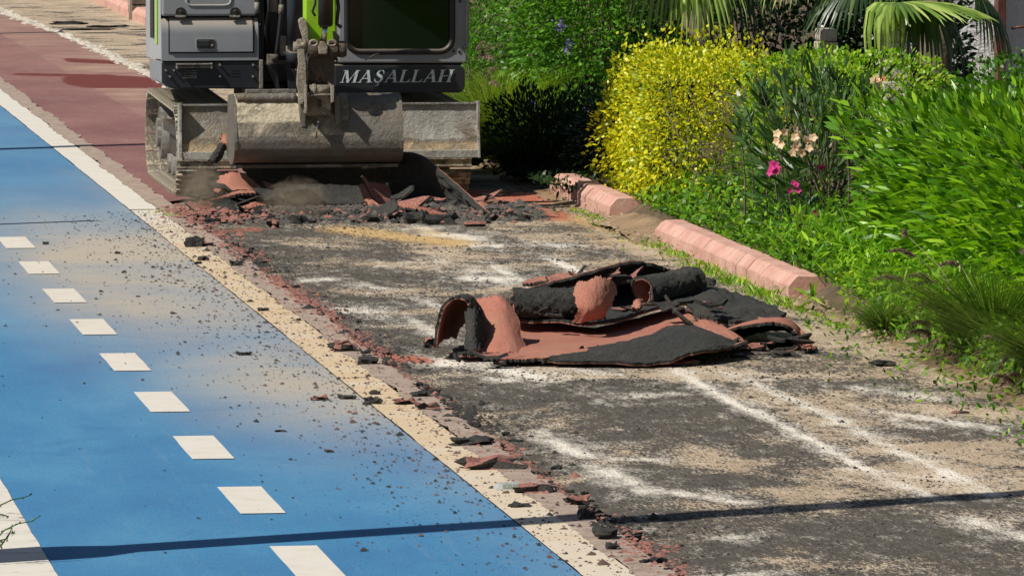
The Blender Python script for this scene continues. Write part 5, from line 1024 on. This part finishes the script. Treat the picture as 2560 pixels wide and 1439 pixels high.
def flower(name, px, py, Y, r, par, mat, five=True, tint=None):
    c = V(px, py, Y); ax = np.array([random.gauss(-.1, .35), -1, random.gauss(.3, .35)]); ax /= np.linalg.norm(ax); e1 = np.cross(ax, [0, 0, 1.]); e1 /= np.linalg.norm(e1); e2 = np.cross(ax, e1); a0 = random.random() * 6
    k = 5; D = np.array([e1 * math.cos(a0 + 1.2566 * i) + e2 * math.sin(a0 + 1.2566 * i) + ax * .35 for i in range(k)]); 
    leafmesh(name, np.repeat(c[None], k, 0), D, np.repeat(ax[None], k, 0), np.full(k, r), np.full(k, r * .8), mat, par, .05, (.55 + .45 * rng.random(k)) if tint is None else np.full(k, tint))
for (px, py) in ((1943, 335), (1962, 330), (1985, 322), (1992, 335), (1944, 355), (1955, 362), (1985, 370), (1980, 385), (2002, 382), (2015, 350), (2025, 372), (2022, 348), (1995, 360), (2032, 345), (1990, 345)): flower('peach_flower', px + random.gauss(0, 2), py, 40.35 + random.gauss(0, .02), .034, om, M['pet_peach'])
for (px, py) in ((1930, 420), (1938, 412), (1940, 428), (1926, 432), (1935, 425), (1942, 420), (1932, 410)): flower('pink_flower', px, py, 40.3 + random.gauss(0, .02), .028, om, M['pet_pink'])
for (px, py) in ((1983, 458), (1996, 476), (1990, 462), (1975, 475)): flower('pink_flower', px, py, 40.2, .024, om, M['pet_pink'])
for (px, py) in ((2052, 418), (2038, 532)): flower('pink_flower', px, py, 40.0, .026, om, M['pet_pink'], tint=0.)
for (px, py) in ((2185, 203), (2195, 198), (2190, 208)): flower('peach_flower', px, py, 41.2, .035, om, M['pet_peach'])
for (px, py) in ((2208, 198),): flower('peach_flower', px, py, 41.2, .028, om, M['pet_peach'], tint=0.)
# 300 nearest big leaves of the large oleander, each a piece of its own
k = 6; lv = leafmesh('leaf', np.zeros((1, 3)), np.array([[0, 1., 0]]), np.array([[0, 0, 1.]]), np.array([.15]), np.array([.030]), None, None, .12, np.array([.75])); LM = lv.data; LM.materials.clear(); LM.materials.append(M['lf_ole']); bpy.data.objects.remove(lv)
LMS = [LM]
for t_ in (.45, .95):
    l2 = LM.copy(); a = l2.attributes['tint']; a.data.foreach_set('value', np.full(len(l2.vertices), t_, np.float32)); LMS.append(l2)
P, nr, inn = blob(2600, (8.6, 35.8, .58), (1.22, 2.98, .64), .04, 3.6, .16, 21, .12)
vis = (nr[:, 0] * -.5 + nr[:, 1] * -.6 + nr[:, 2] * .4) > .25; P, nr = P[vis][:300], nr[vis][:300]
for p, q in zip(P, nr):
    d = Vector(q) + Vector((-.35, -.15, .45)) + Vector(rng.normal(size=3) * .3); o = bpy.data.objects.new('leaf', random.choice(LMS)); COL.objects.link(o); o.parent = ol; o.matrix_parent_inverse = Matrix.Translation(ol.location).inverted()
    o.location = p; o.rotation_euler = d.to_track_quat('Y', 'Z').to_euler(); o.scale = [random.uniform(.75, 1.15)] * 3
# fan palms
def fan_leaf(par, hub, out, R_, nseg, mat, spread=R(150), droop=.5, name='frond'):
    """one fan: pleated segments joined near the hub, free tips hanging"""
    out = Vector(out).normalized(); side = out.cross(Vector((0, 0, 1))).normalized(); upv = side.cross(out); m = MB(); tl = []
    for i in range(nseg):
        a = -spread / 2 + spread * i / (nseg - 1); d = (out * math.cos(a) + side * math.sin(a)).normalized(); w = R_ * spread / nseg * .62; ln = R_ * random.uniform(.88, 1.05); sd = d.cross(upv).normalized(); vs = []
        for j, (t, ww) in enumerate(((.0, .05), (.25, .42), (.5, .55), (.72, .38), (.9, .18), (1., .02))):
            dr = droop * max(0, t - .35) ** 1.5 * ln * random.uniform(.9, 1.1); c = Vector(hub) + d * ln * t * (1 - .25 * droop * t * t) - Vector((0, 0, 1)) * dr
            vs += [c - sd * w * ww, c + upv * w * .22 * (ww > .1), c + sd * w * ww]
        m.add(vs, [(j * 3 + k, j * 3 + k + 1, j * 3 + k + 4, j * 3 + k + 3) for j in range(5) for k in (0, 1)], False); tl += [random.random()] * len(vs)
    me = m.mesh(name); attrs(me, tint=tl); return link(name, me, mat, par)
def palm(label, x, y, hz, fronds, trunk=.12):
    o = empty('fan_palm', (x, y, 0), label=label, category='palm'); m = MB(); m.tube([(x, y, -.05), (x, y, hz * .5), (x, y, hz)], [trunk * 1.2, trunk, trunk], 14); m.build('trunk', M['bark'], o)
    for (hub, out, R_, ns, mat, dr) in fronds:
        fan_leaf(o, hub, out, R_, ns, mat, droop=dr); m = MB(); h_ = Vector(hub); b = Vector((x, y, hz)); m.tube([b, b.lerp(h_, .5) + Vector((0, 0, .06)), h_], .012, 6, False); m.build('leaf_stalk', M['palm'], o)
def vv(px, py, Y): return tuple(V(px, py, Y))
palm('fan palm with drooping leaf tips hanging above the yellow hedge', 8.45, 49.9, 1.75, [
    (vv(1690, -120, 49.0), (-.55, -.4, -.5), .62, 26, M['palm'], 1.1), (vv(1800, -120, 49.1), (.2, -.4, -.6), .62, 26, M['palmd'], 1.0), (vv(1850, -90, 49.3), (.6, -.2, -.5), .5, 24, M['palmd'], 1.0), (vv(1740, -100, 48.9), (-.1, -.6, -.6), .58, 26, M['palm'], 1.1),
    ((8.4, 50.3, 2.1), (0, .8, .5), .8, 26, M['palm'], .6), ((8.8, 49.9, 2.2), (.8, 0, .5), .8, 26, M['palm'], .6), ((8.1, 49.7, 2.2), (-.8, -.1, .6), .75, 26, M['palm'], .6), ((8.5, 49.7, 2.3), (.1, -.4, .9), .75, 26, M['palm'], .5)])
palm('fan palm spreading a broad pale leaf at the top right', 9.75, 47.2, 1.65, [
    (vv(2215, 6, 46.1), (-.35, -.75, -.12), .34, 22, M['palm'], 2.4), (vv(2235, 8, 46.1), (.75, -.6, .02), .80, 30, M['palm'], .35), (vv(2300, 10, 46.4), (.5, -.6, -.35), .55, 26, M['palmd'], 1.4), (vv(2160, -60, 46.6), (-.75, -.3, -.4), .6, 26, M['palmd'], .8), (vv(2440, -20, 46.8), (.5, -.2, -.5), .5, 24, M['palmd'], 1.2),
    (vv(2050, -150, 46.9), (-.5, -.2, -.3), .6, 24, M['palm'], .9), ((9.7, 47.6, 2.0), (0, .8, .5), .8, 26, M['palm'], .6), ((10.1, 47.2, 2.1), (.8, 0, .5), .8, 26, M['palm'], .6), ((9.6, 47.0, 2.2), (-.2, -.3, .9), .8, 26, M['palm'], .5)])
# white house wall with brown corner post, pale garden stones
wl = empty('house_wall', (14, 54.5, 0), label='white plastered house wall at the top right corner', category='wall')
m = MB(); m.box(10.3, 22, 54.5, 54.8, -.1, 3.2); m.build('plaster', M['plaster'], wl)
m = MB(); a = V(2505, 50, 54.3); m.box(a[0] - .035, a[0] + .035, 54.3, 54.46, 0, 3.1); m.build('corner_post', M['brown'], wl, .006)
m = MB(); m.tube([V(2530, 72, 54.35), V(2545, 68, 54.3), V(2600, 66, 54.3)], .012, 6); m.build('pipe', M['brown'], wl)
for (px, py, w_, h_, lab) in ((2065, 130, 52, 40, 'pale stacked garden stone behind the hedge, left one'), (2235, 138, 70, 38, 'pale stacked garden stone under the broad palm leaf')):
    c = V(px, py, 50.2); o = empty('garden_stone', (c[0], c[1], 0), label=lab, category='stone'); zz = 0
    while zz < c[2] + h_ / 330:
        hh = random.uniform(.07, .12); w2 = w_ / 330 * random.uniform(.8, 1.1) / 2; m = MB(); m.box(c[0] - w2, c[0] + w2, c[1] - .12, c[1] + .12, zz, zz + hh - .004); m.build('stone_block', M['stone'], o, .015); zz += hh
# fountain grass clumps
def grass(label, x, y, n_, h, mat, plumes, spread=.35, lean=(-.25, -.15), seed=0, z0=.02, pl=(.13, .02)):
    o = empty('fountain_grass', (x, y, z0), label=label, category='grass clump'); rs_ = np.random.default_rng(seed); v = []; f = []; tn = []
    th = rs_.random(n_) * 6.283; sp = spread * np.sqrt(rs_.random(n_)) * 1.2; hh = h * rs_.uniform(.5, 1.1, n_)
    for i in range(n_):
        b = np.array([x, y, z0]) + np.array([math.cos(th[i]), math.sin(th[i]), 0]) * sp[i] * .25; d = np.array([math.cos(th[i]) * sp[i] * 1.9 + lean[0] * hh[i], math.sin(th[i]) * sp[i] * 1.9 + lean[1] * hh[i], 0]); sd = np.array([-math.sin(th[i]), math.cos(th[i]), 0]) * .0022 + np.array([.0018, 0, 0]); o_ = len(v)
        for t in (0, .35, .7, 1): c = b + d * t ** 1.8 + np.array([0, 0, hh[i] * (t - .32 * t ** 3)]); w = (1 - t * .85); v += [c - sd * w, c + sd * w]
        f += [(o_ + 2 * j, o_ + 2 * j + 1, o_ + 2 * j + 3, o_ + 2 * j + 2) for j in range(3)]; tn += [rs_.random()] * 8
    me = npmesh('blades', np.array(v), np.array(f).ravel(), np.full(len(f), 4)); attrs(me, tint=tn); link('blades', me, mat, o)
    for q in plumes:
        a = np.array(V(*q[0])); b = np.array(V(*q[1])); k = 230; t = rng.random(k); ax = (b - a); L_ = np.linalg.norm(ax); ax /= L_; P = a + (b - a) * t[:, None] + np.array([0, 0, 1.]) * (math.sin(1) * .02 * np.sin(3.14 * t))[:, None]
        D = ax * 1.1 + rdir(k) * .75; leafmesh('plume', P, D, rdir(k), .034 * (1.1 - .6 * t), np.full(k, .005), M['plume'], o, .1, rng.random(k))
        m = MB(); base = Vector((x, y, z0)); m.tube([base, base.lerp(Vector(a), .6) + Vector((0, 0, .08)), Vector(a), Vector(b)], [.002, .002, .002, .001], 4, False); m.build('stalk', M['dry'], o)
    return o
grass('tall lime fountain grass with purple plumes beside the cab', 7.12, 51.6, 1500, 1.05, M['lf_lime'], [((1195, 150, 51.2), (1225, 110, 51.1)), ((1215, 190, 51.2), (1242, 170, 51.1)), ((1190, 130, 51.2), (1210, 105, 51.0)), ((1225, 205, 51), (1245, 215, 50.9)), ((1205, 140, 51.2), (1235, 150, 51))], .42, (-.1, -.1), 1)
grass('lower lime grass glimpsed between cab skirt and blade', 6.75, 50.8, 1100, .55, M['lf_lime'], [((1040, 235, 50.4), (1065, 240, 50.3))], .4, (-.2, -.1), 2)
grass('shaded grass clump right of the blade', 7.05, 49.5, 900, .6, M['lf_grass'], [], .4, (-.1, -.1), 3)
shrub('shaded_shrub', 'low shaded weeds in the excavator shadow beside the right track', (7.18, 49.35, .28), (.42, .7, .40), 5500, M['lf_shade'], .06, .016, seed=51, shell=.8, lump=.35, up=.7)
grass('near fountain grass with purple plumes leaning left on the verge', 7.32, 34.0, 1500, .72, M['lf_grass'], [((2290, 640, 34.2), (2225, 628, 34.1)), ((2330, 700, 34.2), (2270, 690, 34.1)), ((2345, 705, 34.3), (2290, 715, 34.1)), ((2350, 770, 34.1), (2300, 765, 34)), ((2330, 835, 34), (2275, 832, 33.9)), ((2330, 808, 34), (2270, 815, 33.9)), ((2260, 700, 34.4), (2190, 698, 34.3)), ((2270, 590, 34.4), (2262, 585, 34.4)), ((2400, 660, 34.4), (2350, 665, 34.3)), ((2290, 940, 33.6), (2278, 995, 33.4))], .40, (-.35, -.15), 4)
grass('fountain grass with drooping plumes at the right frame edge', 7.30, 32.2, 1400, .62, M['lf_grass'], [((2545, 870, 32.3), (2500, 920, 32.2)), ((2560, 930, 32.2), (2500, 965, 32.1)), ((2555, 850, 32.4), (2530, 880, 32.3)), ((2520, 845, 32.5), (2455, 848, 32.5)), ((2510, 990, 32), (2470, 1015, 31.9)), ((2560, 1030, 31.8), (2540, 1110, 31.6)), ((2540, 960, 32), (2490, 940, 31.9))], .36, (-.3, -.2), 5)
grass('small grass clump on the verge right of the pile', 7.08, 35.6, 500, .28, M['lf_grass'], [], .28, (-.2, -.1), 6)
# ground cover and weeds
def cover(label, n_, fx, fy, hz, mat, L, Wd, name='ground_cover', tint=(.2, .7), cat='ground cover', z0=.05):
    X, Y = fx(n_), fy(n_); Z = z0 + hz(X, Y) * rng.random(n_) ** .7; P = np.stack([X, Y, Z], -1); D = rdir(n_) * .9 + [-.2, -.2, .6]
    leafmesh(name, P, D, rdir(n_) * .5 + [0, -.2, 1], L * rng.uniform(.6, 1.3, n_), Wd * rng.uniform(.6, 1.3, n_), mat, None, .15, tint[0] + tint[1] * rng.random(n_), label=label, category=cat, kind='stuff')
cover('bright leafy ground cover between kerb and oleanders', 8000, lambda n_: 7.22 + .65 * rng.random(n_) ** 1.2, lambda n_: rng.uniform(36.0, 45.2, n_), lambda X, Y: .12 + .30 * np.clip((X - 7.25) * 2, 0, 1) * (.5 + fbm(X * 2, Y * 2)), M['lf_cover'], .055, .026, tint=(-.15, .95))
cover('bright leafy ground cover between kerb and oleanders', 2600, lambda n_: 7.15 + .5 * rng.random(n_), lambda n_: rng.uniform(34.0, 37.5, n_), lambda X, Y: .10 + .4 * np.clip((X - 7.1) * 1.6, 0, 1), M['lf_cover'], .05, .024)
cover('mixed long oleander leaves at the foot of the hedge', 1500, lambda n_: 7.2 + .3 * rng.random(n_), lambda n_: rng.uniform(34.0, 40, n_), lambda X, Y: .35 + X * 0, M['lf_ole'], .11, .017)
cover('short weeds and moss along the torn verge', 1300, lambda n_: 6.96 - ex_(n_, .05), lambda n_: rng.uniform(36, 46, n_), lambda X, Y: X * 0 + .02, M['lf_cover'], .03, .012, 'verge_weeds', z0=-.02)
cover('tangled verge plants spilling over the right edge of the base', 4200, lambda n_: 7.25 - ex_(n_, .10), lambda n_: rng.uniform(30.5, 36.5, n_), lambda X, Y: np.clip((X - 6.88) * .75, .004, .35), M['lf_cover'], .045, .018, 'verge_weeds', (-.1, .9), z0=-.018)
cover('clipped green leaves littering the right side of the base', 260, lambda n_: rng.normal(6.72, .16, n_), lambda n_: rng.uniform(29, 34.5, n_), lambda X, Y: X * 0 + .003, M['lf_cover'], .035, .016, 'leaf_litter', (-.2, 1.0), 'leaf litter', z0=-.016)
cover('shaded dead leaves and weeds beside the right track', 1800, lambda n_: rng.uniform(6.9, 7.6, n_), lambda n_: rng.uniform(46.5, 50, n_), lambda X, Y: .06 + X * 0, M['lf_shade'], .05, .02, 'shade_weeds')
def tuft(px, py, n_, h, label, z0=.0, mat='lf_cover', w=.004, group=None):
    g = G(px, py); th = rng.random(n_) * 6.283; P = np.stack([g[0] + rng.normal(0, .05, n_), g[1] + rng.normal(0, .10, n_), np.full(n_, z0)], -1); D = np.stack([np.cos(th) * .6, np.sin(th) * .6, np.full(n_, 1.)], -1)
    o = empty('grass_tuft', (g[0], g[1], z0), label=label, category='grass', group=group)
    leafmesh('blades', P, D, rdir(n_) + [0, -.5, 0], h * rng.uniform(.5, 1.2, n_), np.full(n_, w * 2), M[mat], o, .25, .2 + .8 * rng.random(n_), kind='stuff')
for q in ((1740, 668, 60, .08, 'grass tuft at the middle of the near kerb'), (1775, 690, 50, .10, 'dark pointed tuft against the near kerb'), (1830, 712, 70, .10, 'bushy tuft against the near kerb beside the rolls'), (1900, 742, 90, .10, 'long grassy tuft at the lower end of the near kerb'), (1950, 765, 70, .09, 'tuft just above the right tip of the pile'), (1690, 640, 40, .06, 'sparse tuft near the top end of the near kerb'), (1650, 620, 40, .06, 'sparse tuft beside the gap in the kerb'), (1600, 560, 60, .08, 'grass in the gap between the two kerbs'), (1650, 545, 90, .10, 'grass under the yellow hedge corner'), (400, 532, 30, .03, 'low moss patch on the cream line left of the rubble'), (425, 540, 30, .03, 'second low moss patch beside the rubble')): tuft(q[0], q[1], q[2], q[3], q[4])
# broad-leaved sprout at the end of the kerb
sp_ = empty('oleander_sprout', tuple(G(2040, 790)), label='single oleander sprout poking out over the end of the kerb', category='plant'); k = 16; c = V(2030, 745, 37.2); d = rdir(k) + [-.4, -.2, .2]
leafmesh('sprout_leaves', np.repeat(c[None], k, 0) + rng.normal(size=(k, 3)) * .02, d, rdir(k) + [0, -.6, .6], rng.uniform(.10, .19, k), np.full(k, .022), M['lf_ole'], sp_, .15); m = MB(); m.tube([Vector(c), Vector(G(2060, 790))], .005, 5, False); m.build('stem', M['bark'], sp_)
# weeds reaching in at the lower left
wd_ = empty('roadside_weed', tuple(G(-30, 1400)), label='thin stemmed weed leaning over the white line, bottom left', category='weed')
for pts in (((-40, 1300), (0, 1262), (30, 1248), (60, 1242), (80, 1235)), ((-30, 1370), (10, 1325), (45, 1308), (80, 1302), (102, 1288)), ((-30, 1400), (5, 1360), (25, 1330), (36, 1332)), ((-30, 1290), (5, 1285), (20, 1290)), ((-20, 1380), (0, 1350), (18, 1345), (30, 1318))):
    m = MB(); Q = [Vector(V(a, b, 25.6 + .02 * i)) for i, (a, b) in enumerate(pts)]; m.tube(Q, [.0035, .003, .0025, .002, .0015][:len(Q)], 5); m.build('stem', M['lf_grass'], wd_)
    k = 9; P = np.array([Q[random.randrange(1, len(Q))] for _ in range(k)]); leafmesh('bud', P + rng.normal(size=(k, 3)) * .003, rdir(k), rdir(k), np.full(k, .014), np.full(k, .006), M['lf_grass'], wd_, .1, kind='stuff')
me_ = [o for o in wd_.children if o.name.startswith('stem')]
for o in me_: attrs(o.data, tint=[.35] * len(o.data.vertices))
# far plants, post and box at the top left
shrub('green_shrub', 'small leafy shrub on the far kerb at the top left', (7.5, 86, .22), (.35, .6, .25), 1600, M['lf_green'], .06, .03, seed=31, shell=.8, tint=(.3, .6))
shrub('green_shrub', 'far weedy shrub beside the excavator hood at the top left', (7.15, 76.5, .14), (.16, .4, .18), 700, M['lf_cover'], .09, .014, seed=33, shell=.9, up=1.0)
b_ = V(326, 36, 80); o = empty('marker_post', (b_[0], 80, 0), label='slim white post on the far kerb at the top left', category='post'); m = MB(); m.tube([(b_[0], 80, .05), (b_[0], 80, 1.0)], .022, 10); m.build('post', M['white'], o); m = MB(); m.tube([(b_[0], 80, .98), (b_[0], 80, 1.05)], .03, 10); m.build('cap', M['white'], o)
b0 = V(330, 26, 82); b1 = V(384, -40, 82); o = empty('planter', (b0[0], 82, 0), label='brown wooden planter box behind the white post', category='planter')
for i in range(4):
    m = MB(); m.box(b0[0], b1[0] + .3, 82, 82.6, b0[2] + i * .12 - .05, b0[2] + i * .12 + .055); m.build('plank', M['bark'], o, .006)
attrs(bpy.data.objects['marker_post'].children[0].data, crack=[0.] * len(bpy.data.objects['marker_post'].children[0].data.vertices))

# ------------------------------------------------------------------ dust thrown up under the bucket
def dustcloud(px, py, Y, r, label, dens):
    c = V(px, py, Y); bm = bmesh.new(); bmesh.ops.create_icosphere(bm, subdivisions=3, radius=1)
    for v in bm.verts: v.co = Vector((v.co.x * r[0], v.co.y * r[1], v.co.z * r[2])) * (1 + .45 * noise.noise(v.co * 1.8 + Vector((px, 0, 0)))) + Vector(c)
    me = bpy.data.meshes.new('dust_cloud'); bm.to_mesh(me); bm.free(); n = N('dust'); n.t.nodes.remove(n.b)
    pv = n.n('ShaderNodeVolumePrincipled'); pv.inputs['Color'].default_value = (.75, .62, .45, 1); pv.inputs['Anisotropy'].default_value = .2
    mp = n.n('ShaderNodeMapping'); mp.inputs['Location'].default_value = [-c[i] / r[i] / 1.1 for i in range(3)]; mp.inputs['Scale'].default_value = [1 / r[i] / 1.1 for i in range(3)]; n.l(n.tc.outputs['Object'], mp.inputs[0])
    ln = n.n('ShaderNodeVectorMath', operation='LENGTH'); n.l(mp.outputs[0], ln.inputs[0]); fall = n.mr(ln.outputs['Value'], .15, 1.0, 1., 0.)
    wisp = n.mr(n.noise(9, 5, .65, None, 1.6), .40, .70); n.l(n.math('MULTIPLY', n.math('MULTIPLY', wisp, fall), dens), pv.inputs['Density']); n.l(pv.outputs[0], n.t.nodes['Material Output'].inputs['Volume'])
    link('dust_cloud', me, n.m, label=label, category='dust', kind='stuff')
dustcloud(505, 478, 45.7, (.17, .25, .20), 'pale dust drifting at the left track below the blade', 15.0)
dustcloud(740, 500, 45.5, (.26, .25, .17), 'small puff of dust below the middle of the bucket', 9.0)
